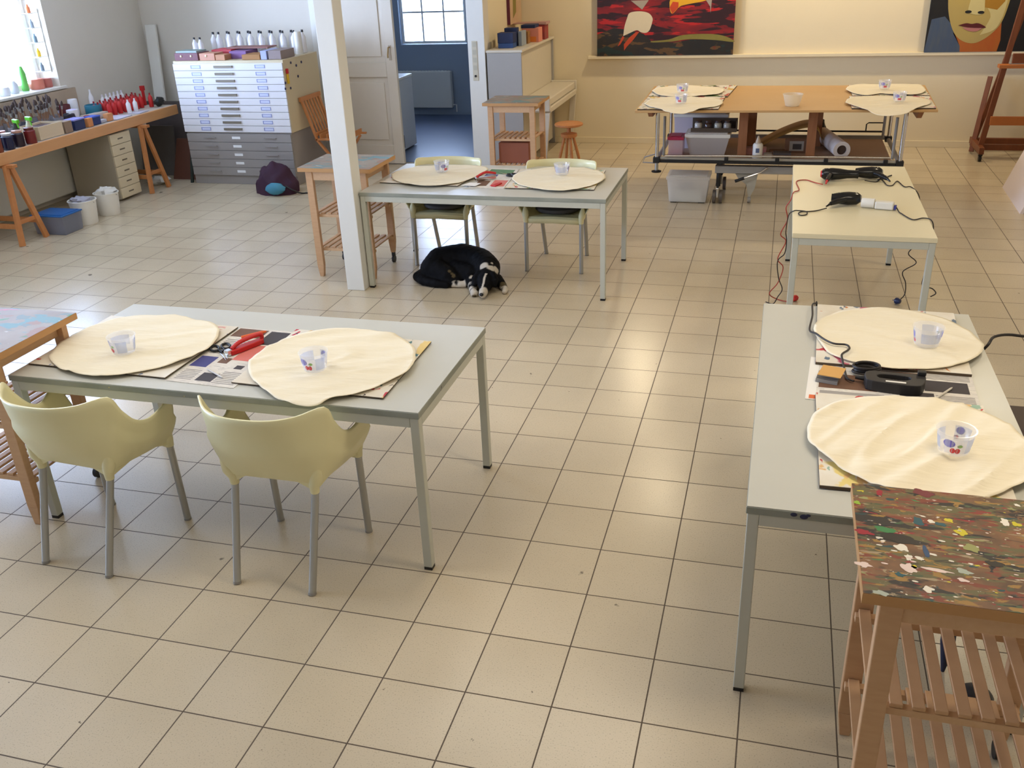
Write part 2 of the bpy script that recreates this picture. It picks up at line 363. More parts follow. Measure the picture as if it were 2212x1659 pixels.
# picture ledge
st('trim_picture_ledge', MB().box(-2.0, RX, BY-0.085, BY, 1.0, 1.035), M_wall, 0.004)
# door frame and right jamb board
b = MB(); b.box(-3.03, -2.84, DY-0.02, DY, 0, 2.4); b.box(-4.86, -4.76, DY-0.02, DY, 0, 2.4); b.box(-4.86, -2.84, DY-0.02, DY, 2.4, 2.5)
st('trim_door_frame', b, M_trimw, 0.003)
# double door: closed left leaf with two recessed panels
d1 = MB()
x0, x1, yf = -4.775, -3.92, 7.93
d1.box(x0, x1, yf+0.022, yf+0.05, 0.01, 2.36)
for (a, c, z0, z1) in ((x0, x0+0.12, 0.01, 2.36), (x1-0.12, x1, 0.01, 2.36), (x0+0.12, x1-0.12, 0.01, 0.22), (x0+0.12, x1-0.12, 0.98, 1.14), (x0+0.12, x1-0.12, 2.2, 2.36)):
    d1.box(a, c, yf, yf+0.022, z0, z1)
d1.box(x0+0.17, x1-0.17, yf+0.010, yf+0.022, 1.2, 2.14); d1.box(x0+0.17, x1-0.17, yf+0.010, yf+0.022, 0.28, 0.92)
door = st('door_1', d1, mat('door_paint', (226, 216, 200), 0.3, noise_amt=0.04), 0.004)
MB().tube([(-3.98, yf, 1.30), (-3.98, yf-0.04, 1.30), (-3.99, yf-0.045, 1.22), (-3.99, yf-0.045, 1.19)], 0.008).build('door_handle', mat('aged_brass', (170, 140, 90), 0.4, 0.8), door, smooth=True)
MB().box(-3.995, -3.965, yf-0.004, yf, 1.16, 1.32).build('handle_plate', mat('plate_grey_beige', (190, 176, 156), 0.4), door)
# lock plate / cable plate on the jamb
lp = MB().box(-2.985, -2.925, DY-0.026, DY-0.0205, 0.95, 1.36); 
t = tag(lp.build('lock_plate', mat('plate_beige', (206, 198, 176), 0.4), bevel=0.002), 'long beige metal lock plate on the white jamb right of the doorway', 'lock plate')
MB().lathe([(0.012, 0), (0.012, 0.004)], n=14, M=Matrix.Translation((-2.955, DY-0.03, 1.0)) @ Matrix.Rotation(PI/2, 4, 'X')).build('keyhole', M_black, t)
for z in (1.06, 1.14, 1.22, 1.3): MB().box(-2.975, -2.935, DY-0.028, DY-0.026, z, z+0.05).build('insert', mat('plate_insert', (190, 184, 164), 0.4), t)

# windows
gl = glass_pane('window_glass')
def window(name, axis, a0, a1, z0, z1, pos, nv, hz, fw=0.05, bw=0.03):
    r = bpy.data.objects.new(name, None); C.objects.link(r); r['kind'] = 'structure'
    def bx(B, u0, u1, w0, w1, d0, d1):
        if axis == 'x': B.box(pos+d0, pos+d1, u0, u1, w0, w1)
        else: B.box(u0, u1, pos+d0, pos+d1, w0, w1)
    B = MB(); bx(B, a0, a0+fw, z0, z1, -0.03, 0.03); bx(B, a1-fw, a1, z0, z1, -0.03, 0.03); bx(B, a0+fw, a1-fw, z0, z0+fw, -0.03, 0.03); bx(B, a0+fw, a1-fw, z1-fw, z1, -0.03, 0.03)
    for v in nv: bx(B, v-bw/2, v+bw/2, z0+fw, z1-fw, -0.02, 0.02)
    for w in hz: bx(B, a0+fw, a1-fw, w-bw/2, w+bw/2, -0.018, 0.018)
    B.build('window_frame', M_trimw, r, bevel=0.003)
    B = MB(); bx(B, a0+fw, a1-fw, z0+fw, z1-fw, -0.003, 0.003); B.build('pane', gl, r)
    return r
w1 = window('window_1', 'x', 3.96, 6.27, 1.12, 2.69, LX-0.25, (4.73, 5.5), (2.2,))
st('window_sill_1', MB().box(LX-0.29, LX+0.03, 3.95, 6.35, 1.095, 1.12), M_trimw, 0.003)
w3 = window('window_3', 'x', -1.3, 1.7, 1.12, 2.69, LX-0.25, (-0.3, 0.7), (2.2,))
w2 = window('window_2', 'y', -5.19, -4.19, 1.01, 2.49, 11.38, (-4.86, -4.53), (1.44, 1.87), 0.035, 0.025)

# white post
st('trim_post', MB().box(-2.735, -2.597, 3.73, 3.87, 0, H), mat('post_paint', (228, 226, 218), 0.45, noise_amt=0.03), 0.005)
# radiators
def radiator(name, label, m, M, w, h, dep=0.09):
    r = thing(name, label, 'radiator'); r.matrix_world = M
    B = MB(); B.box(0, w, -dep/2, dep/2, 0, h)
    B.build('panel', m, r, bevel=0.012)
    B = MB()
    for i in range(int(w/0.05)): B.box(0.02+i*0.05, 0.05+i*0.05, -dep/2+0.01, dep/2-0.01, h, h+0.006)
    B.build('grille', m, r)
    MB().tube([(w+0.001, 0, 0.04), (w+0.05, 0, 0.04), (w+0.05, 0, -0.06)], 0.01).build('pipe', m, r, smooth=True)
    return r
M_rad = mat('radiator_white', (214, 210, 198), 0.45)
radiator('radiator', 'white panel radiator low on the left wall under the long workbench', M_rad, Matrix.Translation((-6.95, 4.3, 0.08)) @ Matrix.Rotation(PI/2, 4, 'Z'), 1.88, 0.62)
radiator('radiator', 'white panel radiator under the window of the blue-lit back room', M_rad, Matrix.Translation((-5.35, 11.22, 0.12)), 0.93, 0.52)

# ---------------------------------------------------------------- tables
def work_table(label, x0, x1, y0, y1, z, m_top, m_edge, m_fr, group=None, rz=0):
    cx, cy = (x0+x1)/2, (y0+y1)/2; hx, hy = (x1-x0)/2, (y1-y0)/2
    t = thing('work_table', label, 'table', (cx, cy, 0), rz, group)
    MB().box(-hx+0.002, hx-0.002, -hy+0.002, hy-0.002, z-0.002, z).build('laminate_top', m_top, t)
    MB().box(-hx, hx, -hy, hy, z-0.027, z-0.0025).build('top_edge', m_edge, t, bevel=0.002)
    B = MB(); s = 0.036; i = 0.004
    for (a, c, d, e) in ((-hx+i+s, hx-i-s, -hy+i, -hy+i+s*0.8), (-hx+i+s, hx-i-s, hy-i-s*0.8, hy-i), (-hx+i, -hx+i+s*0.8, -hy+i+s, hy-i-s), (hx-i-s*0.8, hx-i, -hy+i+s, hy-i-s)):
        B.box(a, c, d, e, z-0.068, z-0.028)
    B.build('apron_frame', m_fr, t, bevel=0.002)
    for sx in (-1, 1):
        for sy in (-1, 1):
            xa, ya = sx*(hx-i-s/2), sy*(hy-i-s/2)
            l = MB().box(xa-s/2, xa+s/2, ya-s/2, ya+s/2, 0.014, z-0.028).build('leg', m_fr, t, bevel=0.003)
            MB().box(xa-s/2+0.001, xa+s/2-0.001, ya-s/2+0.001, ya+s/2-0.001, 0, 0.0138).build('foot_cap', M_black, l)
    return t
TZ = 0.722
work_table('grey-topped work table at front left with two yellow chairs on its near side', -2.79, -0.935, 0.61, 1.475, TZ, M_table, M_tedge, M_frame, 'grey-topped work tables')
work_table('grey-topped work table standing beside the white post behind the dog', -2.59, -0.80, 3.80, 4.75, TZ, M_table, M_tedge, M_frame, 'grey-topped work tables')
RZ = 0.732
rt = work_table('long grey-topped work table at right with the black electric stapler on it', 0.27, 1.145, 0.205, 1.96, RZ, M_table, M_tedge, M_frame, 'grey-topped work tables')
work_table('cream-topped table at right carrying the hair dryers', 0.395, 1.165, 3.13, 4.93, 0.73, M_white_lam, M_white_lam, M_frame)

for i, (bx_, bz_, br_) in enumerate(((0.408, 0.72, 0.010), (0.437, 0.716, 0.012), (0.449, 0.722, 0.007))):
    MB().lathe([(0, 0), (br_, 0), (br_*0.7, 0.0008), (0, 0.001)], n=14, sy=0.7, M=Matrix.Translation((bx_-0.7075, -0.8775-0.0003, bz_)) @ Matrix.Rotation(PI/2, 4, 'X')).build('paint_blot', mat('navy_blot', (34, 40, 72), 0.5), rt)

# ---------------------------------------------------------------- chairs
def make_chair(label):
    t = thing('armchair', label, 'chair')
    # control sections of the shell around the U, from right arm tip round the back to left arm tip: (bottom xy, top xy, top z, bottom z)
    half = [((0.0, -0.125), (0.0, -0.245), 0.768, 0.455), ((0.085, -0.125), (0.105, -0.232), 0.768, 0.455), ((0.15, -0.12), (0.19, -0.185), 0.770, 0.452),
            ((0.192, -0.105), (0.264, -0.10), 0.775, 0.45), ((0.206, -0.06), (0.268, -0.055), 0.70, 0.445), ((0.212, 0.0), (0.272, 0.0), 0.63, 0.44),
            ((0.217, 0.06), (0.28, 0.06), 0.605, 0.435), ((0.221, 0.13), (0.295, 0.125), 0.625, 0.43), ((0.226, 0.205), (0.31, 0.18), 0.655, 0.42)]
    full = half[::-1] + [((-a[0], a[1]), (-c[0], c[1]), z, w) for a, c, z, w in half[1:]]
    NV = 10; vs = []; fs = []
    pa = smoothpath([(a[0], a[1], w) for a, c, z, w in full], 4); pc = smoothpath([(c[0], c[1], z) for a, c, z, w in full], 4)
    n = len(pa)
    for i in range(n):
        for j in range(NV+1):
            s = j/NV
            bul = math.sin(PI*s)*0.026          # slight belly
            k = s**1.15
            p = Vector((pa[i].x*(1-k)+pc[i].x*k, pa[i].y*(1-s)+pc[i].y*s, pa[i].z*(1-s)+pc[i].z*s))
            out = Vector((p.x, p.y, 0)); out = out.normalized() if out.length > 1e-6 else Vector((0, -1, 0))
            p += out*bul*(1 if s < 0.6 else 0.6)
            vs.append(p)
    for i in range(n-1):
        for j in range(NV): a = i*(NV+1)+j; fs.append((a, a+NV+1, a+NV+2, a+1))
    B = MB(); B.add(vs, fs)
    # seat pan joined to the bottom ring
    rows = 6; sv = []; sf = []
    for i in range(n):
        for j in range(rows+1):
            s = j/rows; e = Vector((pa[i].x, pa[i].y, pa[i].z)); cpt = Vector((0, 0.05, 0.437))
            q = e.lerp(cpt, s); q.z = pa[i].z*(1-s)+0.437*s-0.006*math.sin(PI*s)
            if j == 0: q = e
            sv.append(q)
    for i in range(n-1):
        for j in range(rows): a = i*(rows+1)+j; sf.append((a, a+1, a+rows+2, a+rows+1))
    B.add(sv, sf)
    # front lip of the seat
    lip = [(x, 0.205+0.02*math.cos(x*7)-0.003, 0.42+0.012*(1-abs(x)/0.226)) for x in (0.226, 0.15, 0.07, 0, -0.07, -0.15, -0.226)]
    lv = []
    for x, y, z in lip: lv += [(x, y, z), (x, y+0.012, z-0.012), (x, y+0.008, z-0.045)]
    lf = []
    for i in range(6):
        for j in range(2): a = i*3+j; lf.append((a, a+3, a+4, a+1))
    B.add(lv, lf)
    k = len(lip); cv = [(0, 0.05, 0.437)]+[(x, y, z) for x, y, z in lip]; B.add(cv, [(0, i+1, i+2) for i in range(k-1)])
    sh = B.build('shell', M_shell, t, smooth=True, solid=0.008, weld=True)
    # moulded leg sockets
    for sx in (-1, 1):
        for sy in (-1, 1):
            if sy > 0: P0, P1, PF = Vector((0.222*sx, 0.19, 0.50)), Vector((0.213*sx, 0.215, 0.385)), Vector((0.213*sx, 0.225, 0))
            else: P0, P1, PF = Vector((0.205*sx, -0.11, 0.54)), Vector((0.175*sx, -0.104, 0.398)), Vector((0.167*sx, -0.228, 0))
            mid = P1.lerp(P0, 0.45)
            B = MB().tube([P0, P0.lerp(mid, 0.5), mid, P1+Vector((0, 0, 0.03)), P1], [0.008, 0.022, 0.027, 0.021, 0.018], 12)
            if sy < 0:
                B.plate([(0.198*sx, -0.10, 0.475), (0.182*sx, -0.10, 0.405), (0.212*sx, 0.03, 0.441)], (-0.012*sx, 0, 0))
                B.plate([(0.18*sx, -0.118, 0.47), (0.172*sx, -0.112, 0.41), (0.09*sx, -0.118, 0.457)], (0, 0.014, 0))
            else: B.plate([(0.222*sx, 0.20, 0.47), (0.214*sx, 0.20, 0.395), (0.217*sx, 0.10, 0.437)], (-0.012*sx, 0, 0))
            B.build('leg_socket', M_shell, t, smooth=True)
            d = (PF-P1); PE = P1+d*((P1.z-0.0085)/P1.z)
            MB().tube([P1+d*0.003, PE], 0.0155, 10).build('leg', M_alu, t, smooth=True)
            MB().tube([PE+d*0.001, PF], 0.0165, 10).build('foot_tip', M_grey, t, smooth=True)
    return t
ch = make_chair('pale yellow armchair at the front left table, the one nearer the wooden cart')
ch.location = (-2.385, 0.53, 0); ch.rotation_euler = (0, 0, -0.075); ch['group'] = 'pale yellow plastic armchairs'
dup(ch, (-1.52, 0.595, 0), 0.0, 'pale yellow armchair at the front left table, right-hand one, below the overhanging cloth')
c3 = dup(ch, (-2.215, 4.60, 0), PI+0.03, 'pale yellow armchair behind the table at the post, in front of the doorway')
c4 = dup(ch, (-1.30, 4.585, 0), PI, 'pale yellow armchair behind the table at the post, right-hand one by the stool')
for c, lab in ((c3, 'dark grey pad on the left yellow armchair behind the middle table'), (c4, 'dark grey pad on the right yellow armchair behind the middle table')):
    B = MB(); B.lathe([(0.0, 0.0), (0.16, 0.0), (0.175, 0.012), (0.17, 0.03), (0.12, 0.038), (0.0, 0.04)], n=28, sy=0.95)
    o = B.build('seat_pad', mat('charcoal_fabric', (74, 72, 70), 0.9), smooth=True, loc=(c.location.x, c.location.y-0.04, 0.443)); tag(o, lab, 'seat pad', 'seat pads on the far chairs')

# ---------------------------------------------------------------- kitchen carts
def make_cart(label, m_top, W=0.58, D=0.50, H=0.85, wheels=lambda sx, sy: sy > 0):
    t = thing('kitchen_cart', label, 'cart')
    hx, hy = W/2, D/2
    tp = MB(); tp.mi = 1; tp.box(-hx, hx, -hy, hy, H-0.030, H-0.0012); tp.mi = 0; tp.box(-hx+0.001, hx-0.001, -hy+0.001, hy-0.001, H-0.0012, H); tp.build('top', [m_top, mat('cart_top_edge', (196, 146, 92), 0.5, noise_amt=0.15)], t)
    lw, ld = 0.055, 0.034
    ix, iy = 0.045, 0.028
    MB().box(-hx+0.05, hx-0.05, -hy+0.035, -hy+0.055, H-0.098, H-0.031).build('apron', M_beechx, t, bevel=0.002)
    MB().box(-hx+0.05, hx-0.05, hy-0.055, hy-0.035, H-0.098, H-0.031).build('apron', M_beechx, t, bevel=0.002)
    for sx in (-1, 1):
        MB().box(sx*(hx-0.085)-0.01, sx*(hx-0.085)+0.01, -hy+0.062, hy-0.062, H-0.098, H-0.031).build('side_rail', M_beechx, t, bevel=0.002)
        for sy in (-1, 1):
            xa, ya = sx*(hx-ix-lw/2), sy*(hy-iy-ld/2)
            lo = 0.085 if wheels(sx, sy) else 0.0
            B = MB()
            ys = (ya-ld/2, ya+ld/2)
            B.box(xa-lw/2, xa+lw/2, ys[0], ys[1], lo+0.09, H-0.0305)
            k = 0.012
            B.hexa([(xa-lw/2+k, ys[0], lo), (xa+lw/2-k, ys[0], lo), (xa+lw/2-k, ys[1], lo), (xa-lw/2+k, ys[1], lo)], [(xa-lw/2, ys[0], lo+0.09), (xa+lw/2, ys[0], lo+0.09), (xa+lw/2, ys[1], lo+0.09), (xa-lw/2, ys[1], lo+0.09)])
            B.build('leg', M_beech, t, bevel=0.003, weld=False)
            if wheels(sx, sy):
                w = MB(); w.box(xa-0.012, xa+0.012, ya-0.012, ya+0.012, 0.055, 0.084)
                w.tube([(xa-0.009, ya, 0.0285), (xa+0.009, ya, 0.0285)], 0.0285, 18); w.build('caster', M_black, t, smooth=True)
    for z in (0.235, 0.50):
        for sy in (-1, 1): MB().box(-hx+0.05, hx-0.05, sy*(hy-0.075)-0.012, sy*(hy-0.075)+0.012, z-0.035, z-0.013).build('shelf_rail', M_beechx, t, bevel=0.002)
        for i in range(9):
            x = -hx+0.075+i*(W-0.15)/8
            MB().box(x-0.016, x+0.016, -hy+0.065, hy-0.065, z-0.012, z).build('slat', M_beech, t, bevel=0.002)
    return t
c0 = make_cart('paint-splattered beech cart at bottom right pushed against the right table', M_top, H=0.88, wheels=lambda sx, sy: sx > 0)
c0.location = (0.840, -0.098, 0); c0['group'] = 'beech kitchen carts'
SPL = [(-0.184,-0.044,0.009,0.006,'w'),(-0.174,-0.082,0.004,0.006,'w'),(-0.149,-0.082,0.005,0.004,'w'),(-0.177,-0.127,0.009,0.008,'p'),(-0.116,-0.121,0.016,0.003,'p'),(-0.281,-0.136,0.010,0.006,'p'),(-0.144,-0.203,0.006,0.006,'w'),(-0.114,-0.058,0.005,0.002,'w'),(-0.062,-0.149,0.006,0.003,'p'),(-0.034,0.059,0.007,0.007,'y'),(-0.164,-0.120,0.003,0.004,'y'),(-0.218,0.027,0.014,0.006,'g'),(-0.133,0.084,0.006,0.010,'t'),(-0.079,0.084,0.007,0.004,'t'),(-0.200,-0.160,0.005,0.004,'t'),(-0.102,0.095,0.005,0.004,'w'),(0.080,0.129,0.005,0.007,'w'),(0.106,0.123,0.005,0.005,'y'),(-0.130,-0.047,0.003,0.011,'b'),(-0.021,-0.009,0.010,0.008,'o'),(-0.057,0.108,0.006,0.004,'y'),(-0.220,0.212,0.004,0.007,'r'),(-0.106,0.236,0.012,0.008,'m'),(0.023,-0.067,0.009,0.006,'k'),(-0.184,-0.004,0.024,0.011,'k'),(-0.272,0.008,0.009,0.005,'r'),(-0.281,0.148,0.004,0.004,'l'),(0.127,0.220,0.004,0.003,'w'),(-0.053,-0.114,0.007,0.005,'c'),(-0.250,-0.242,0.008,0.004,'c')]
SC = {'w': (232, 224, 206), 'p': (228, 204, 192), 'y': (206, 190, 40), 'g': (62, 128, 74), 't': (34, 84, 92), 'b': (44, 74, 110), 'o': (150, 150, 90), 'r': (156, 36, 50), 'm': (112, 36, 44), 'k': (44, 38, 32), 'l': (150, 180, 60), 'c': (170, 176, 160)}
B = MB(); ks = list(SC)
for i, (x, y, rx, ry, c) in enumerate(SPL):
    B.mi = ks.index(c); rx *= 2.1; ry *= 2.1; n = 18; sk = -0.35
    vs = [(x, y, 0.8804)]
    for k in range(n):
        a = 2*PI*k/n; q = 1+0.7*noise.noise(Vector((math.cos(a)*1.6+i*3, math.sin(a)*1.6, i*1.7)))
        vs.append((x+rx*q*math.cos(a), y+ry*q*math.sin(a)+sk*rx*q*math.cos(a)*0.5, 0.8804))
    B.add(vs, [(0, 1+k, 1+(k+1) % n) for k in range(n)])
random.seed(11)
for i in range(60):
    B.mi = 0 if i % 3 else 1; x, y = random.uniform(-0.28, 0.27), random.uniform(-0.24, 0.12); r = random.uniform(0.0012, 0.0035); st_ = random.uniform(1, 3)
    B.add([(x+r*st_*math.cos(2*PI*k/8), y+r*math.sin(2*PI*k/8)-0.3*r*math.cos(2*PI*k/8), 0.8805) for k in range(8)], [tuple(range(8))])
random.seed(7)
top_ = [o for o in bpy.data.objects if o.parent == c0 and o.name.startswith('top')][0]
bm_ = bmesh.new(); bm_.from_mesh(top_.data)
vv = [bm_.verts.new(v) for v in B.v]
for f, mi in zip(B.f, B.m): ff = bm_.faces.new([vv[i] for i in f]); ff.material_index = 2+mi; ff.normal_update()
for ff in bm_.faces:
    if ff.material_index > 1 and ff.normal.z < 0: ff.normal_flip()
bm_.to_mesh(top_.data); bm_.free()
for k in ks: top_.data.materials.append(mat('splash_'+k, SC[k], 0.4))
cart = make_cart('beech cart with pale painty top at the left edge beside the front left table', M_top2)
cart.location = (-3.03, 0.775, 0); cart['group'] = 'beech kitchen carts'
def cart_copy(label, m, loc): return dup(cart, loc, 0.0, label)
cart_copy('beech cart with painty top standing directly behind the white post', M_top2, (-2.855, 4.215, 0))
cart_copy('beech cart with painty top in front of the grey cabinet near the doorway', M_top2, (-2.335, 7.20, 0))

# ---------------------------------------------------------------- boards, newspapers, cloths
def board(label, pts, z, m, th=0.006):
    B = MB(); B.mi = 0; B.prism(pts, z+th-0.0014, z+th); B.mi = 1; B.prism([(x, y) for x, y in pts], z, z+th-0.0015)
    return tag(B.build('painting_board', [m, M_core]), label, 'board', 'painted boards under the cloths')
M_news = splat('newsprint', (226, 220, 208), (214, 206, 196), [((196, 190, 182), 60, 0.56, (0.5, 3, 1), 81)], 0.85, 5)
NEWSC = [mat('photo_brown', (110, 78, 58), 0.7), mat('photo_dark', (64, 58, 60), 0.7), mat('photo_rose', (214, 120, 110), 0.7), mat('photo_blue', (70, 70, 130), 0.7), mat('newsprint_pale', (236, 232, 224), 0.8), mat('print_grey', (160, 154, 148), 0.7), mat('photo_orange', (222, 110, 60), 0.7), mat('photo_green', (90, 130, 90), 0.7)]
def newspaper(label, q, z, cells, M=None):
    """q = quad corners (a,b,c,d); cells = (u0,u1,v0,v1,material index)"""
    a, b_, c, d = [Vector((p[0], p[1], 0)) for p in q]
    def at(u, v): return (a*(1-u)+b_*u)*(1-v)+(d*(1-u)+c*u)*v
    B = MB(); B.mi = 0; B.prism([(p.x, p.y) for p in (a, b_, c, d)], z, z+0.0015)
    for ci, (u0, u1, v0, v1, mi) in enumerate(sorted(cells, key=lambda c: c[4] != 4)):
        B.mi = mi+1; B.prism([(at(u, v).x, at(u, v).y) for u, v in ((u0, v0), (u1, v0), (u1, v1), (u0, v1))], z+0.0016, z+0.0018+ci*0.000015)
    return tag(B.build('newspaper', [M_news]+NEWSC), label, 'newspaper')
def lines(u0, u1, v0, v1, n):
    return [(u0, u1, v0+(v1-v0)*i/n, v0+(v1-v0)*(i+0.45)/n, 5) for i in range(n)]
def cloth(label, out, z, seed, table=None, amp=0.006, ang=0.5):
    """oval piece of canvas; star-shaped rings with creases; table=(x0,x1,y0,y1) droops outside it"""
    P = smoothpath([(x, y, 0) for x, y in out]+[(out[0][0], out[0][1], 0)], 4)[:-1]
    cx = sum(p.x for p in P)/len(P); cy = sum(p.y for p in P)/len(P); n = len(P); R = 26
    vs = [(cx, cy, z+amp)]; fs = []
    ca, sa = math.cos(ang), math.sin(ang)
    for r in range(1, R+1):
        s = r/R
        for p in P:
            ws = 1+0.010*noise.noise(Vector((p.x*18, p.y*18, seed))); x = cx+(p.x-cx)*s*ws; y = cy+(p.y-cy)*s*ws
            u = (x*ca+y*sa); v = (-x*sa+y*ca)
            w = noise.noise(Vector((u*1.8+seed, v*11, seed)))*0.8+noise.noise(Vector((u*6+seed, v*26, seed*2)))*0.4
            rid = max(0, 1-abs(noise.noise(Vector((u*2+seed*3, v*6, 1.3))))*8)*0.9
            zz = z+amp*(0.9+w+rid*0.7)
            if s > 0.93: zz += 0.003*noise.noise(Vector((x*14, y*14, seed)))+0.0015
            if table:
                dx = max(table[0]-x, x-table[1], 0); dy = max(table[2]-y, y-table[3], 0); d = math.hypot(dx, dy)
                zz -= min(d*0.12, 0.03)
            vs.append((x, y, zz))
    for k in range(n): fs.append((0, 1+k, 1+(k+1) % n))
    for r in range(R-1):
        for k in range(n): a = 1+r*n+k; c = 1+r*n+(k+1) % n; fs.append((a, a+n, c+n, c))
    return tag(MB().add(vs, fs).build('canvas_cloth', M_canvas, smooth=True, solid=0.0008), label, 'cloth', 'oval canvas cloths')

ZT = TZ+0.0006
newspaper('newspaper between the two cloths on the front left table', [(-2.066, 0.686), (-1.748, 0.671), (-1.748, 1.262), (-2.066, 1.275)], ZT,
    [(0.02, 0.5, 0.82, 0.98, 0), (0.55, 0.98, 0.72, 0.97, 1), (0.5, 0.98, 0.42, 0.70, 2), (0.02, 0.28, 0.26, 0.44, 3), (0.35, 0.5, 0.35, 0.44, 0), (0.36, 0.6, 0.05, 0.18, 1), (0.68, 0.8, 0.28, 0.34, 1)] + lines(0.05, 0.3, 0.05, 0.22, 7) + lines(0.62, 0.95, 0.04, 0.24, 8) + lines(0.05, 0.45, 0.5, 0.78, 10))
board('paint-stained board under the left cloth on the front left table', [(-2.773, 0.717), (-2.079, 0.696), (-2.072, 1.263), (-2.782, 1.29)], ZT+0.003, M_bd[0])
board('paint-stained board under the right cloth on the front left table', [(-1.778, 0.709), (-1.109, 0.690), (-1.116, 1.254), (-1.782, 1.283)], ZT+0.003, M_bd[1])
newspaper('newspaper under the black electric stapler on the right table', [(0.445, 0.972), (1.042, 0.969), (1.055, 1.333), (0.472, 1.370)], RZ+0.0006,
    [(0.07, 0.42, 0.28, 0.62, 0), (0.0, 0.06, 0.02, 0.98, 4), (0.02, 0.16, 0.02, 0.10, 6), (0.08, 0.46, 0.1, 0.22, 5), (0.7, 0.96, 0.4, 0.66, 1), (0.55, 0.75, 0.05, 0.35, 1), (0.45, 0.68, 0.55, 0.8, 0), (0.35, 0.5, 0.86, 0.98, 6)] + lines(0.48, 0.68, 0.3, 0.5, 8) + lines(0.76, 0.98, 0.05, 0.34, 9) + lines(0.7, 0.98, 0.7, 0.95, 8))
board('pink-stained board under the far cloth on the right table', [(0.487, 1.289), (1.052, 1.274), (1.076, 1.925), (0.507, 1.944)], RZ+0.003, M_bd[2], 0.012)
board('yellow and red stained board under the near cloth on the right table', [(0.482, 0.347), (1.036, 0.360), (1.046, 1.005), (0.481, 1.006)], RZ+0.003, M_bd[3], 0.012)
newspaper('newspaper with green picture between the cloths on the middle table', [(-1.835, 4.015), (-1.57, 4.007), (-1.62, 4.622), (-1.86, 4.637)], ZT,
    [(0.1, 0.9, 0.7, 0.95, 7), (0.1, 0.5, 0.45, 0.68, 3), (0.55, 0.95, 0.1, 0.4, 2), (0.1, 0.45, 0.1, 0.35, 0)])
board('board under the left cloth on the middle table', [(-2.545, 4.08), (-1.92, 4.03), (-1.87, 4.613), (-2.46, 4.64)], ZT+0.003, M_bd[0])
board('board with blue corner under the right cloth on the middle table', [(-1.560, 4.007), (-0.924, 4.020), (-0.95, 4.626), (-1.60, 4.60)], ZT+0.003, M_bd[3])
CA = [(-2.724, 0.789), (-2.768, 0.895), (-2.782, 1.012), (-2.773, 1.114), (-2.734, 1.210), (-2.669, 1.274), (-2.571, 1.304), (-2.441, 1.317), (-2.312, 1.298), (-2.222, 1.272), (-2.155, 1.228), (-2.096, 1.146), (-2.064, 1.048), (-2.056, 0.965), (-2.070, 0.880), (-2.109, 0.800), (-2.163, 0.745), (-2.236, 0.694), (-2.322, 0.646), (-2.401, 0.638), (-2.494, 0.652), (-2.580, 0.682), (-2.666, 0.732)]
CB = [(-1.781, 0.847), (-1.801, 0.898), (-1.809, 0.968), (-1.793, 1.056), (-1.762, 1.139), (-1.722, 1.208), (-1.658, 1.253), (-1.556, 1.289), (-1.444, 1.302), (-1.368, 1.298), (-1.271, 1.264), (-1.194, 1.195), (-1.150, 1.139), (-1.119, 1.072), (-1.100, 1.006), (-1.092, 0.920), (-1.109, 0.857), (-1.152, 0.781), (-1.190, 0.716), (-1.246, 0.663), (-1.289, 0.642), (-1.308, 0.605), (-1.328, 0.572), (-1.376, 0.563), (-1.445, 0.570), (-1.523, 0.602), (-1.603, 0.656), (-1.681, 0.718), (-1.737, 0.782)]
CC = [(0.483, 1.605), (0.493, 1.688), (0.529, 1.760), (0.590, 1.830), (0.674, 1.888), (0.794, 1.925), (0.897, 1.907), (0.988, 1.863), (1.057, 1.792), (1.104, 1.705), (1.128, 1.618), (1.136, 1.554), (1.116, 1.479), (1.074, 1.403), (1.021, 1.347), (0.945, 1.293), (0.843, 1.268), (0.742, 1.263), (0.667, 1.282), (0.591, 1.315), (0.530, 1.388), (0.495, 1.530)]
CD = [(0.448, 0.677), (0.453, 0.740), (0.477, 0.819), (0.526, 0.883), (0.604, 0.949), (0.720, 0.988), (0.862, 1.004), (0.952, 0.988), (1.033, 0.927), (1.090, 0.855), (1.129, 0.754), (1.154, 0.666), (1.122, 0.529), (1.072, 0.461), (1.033, 0.429), (0.987, 0.383), (0.898, 0.322), (0.763, 0.302), (0.650, 0.349), (0.577, 0.404), (0.526, 0.467), (0.481, 0.539), (0.451, 0.609)]
CM1 = [(-2.54, 4.297), (-2.53, 4.441), (-2.412, 4.582), (-2.159, 4.652), (-1.949, 4.640), (-1.850, 4.562), (-1.838, 4.421), (-1.865, 4.255), (-1.911, 4.108), (-2.008, 4.016), (-2.144, 3.966), (-2.321, 4.025), (-2.460, 4.142)]
CM2 = [(-1.569, 4.229), (-1.587, 4.388), (-1.509, 4.534), (-1.352, 4.652), (-1.157, 4.651), (-1.013, 4.569), (-0.918, 4.425), (-0.904, 4.244), (-0.958, 4.089), (-1.063, 3.967), (-1.185, 3.930), (-1.339, 3.976), (-1.479, 4.084)]
cloth('oval cream cloth on the front left table, the left one beside the cart', CA, ZT+0.0118, 1.0, amp=0.007)
cloth('oval cream cloth on the front left table hanging over the near edge', CB, ZT+0.0118, 2.0, (-2.79, -0.935, 0.62, 1.475), 0.008)
cloth('oval cream cloth at the far end of the right table', CC, RZ+0.0185, 3.0, amp=0.004, ang=-0.4)
cloth('oval cream cloth at the near end of the right table, partly behind the cart', CD, RZ+0.0185, 4.0, (0.27, 1.145, 0.205, 1.96), 0.011, ang=1.0)
cloth('oval cream cloth on the middle table beside the white post', CM1, ZT+0.0118, 5.0, amp=0.005)
cloth('oval cream cloth on the right half of the middle table', CM2, ZT+0.0118, 6.0, amp=0.005)

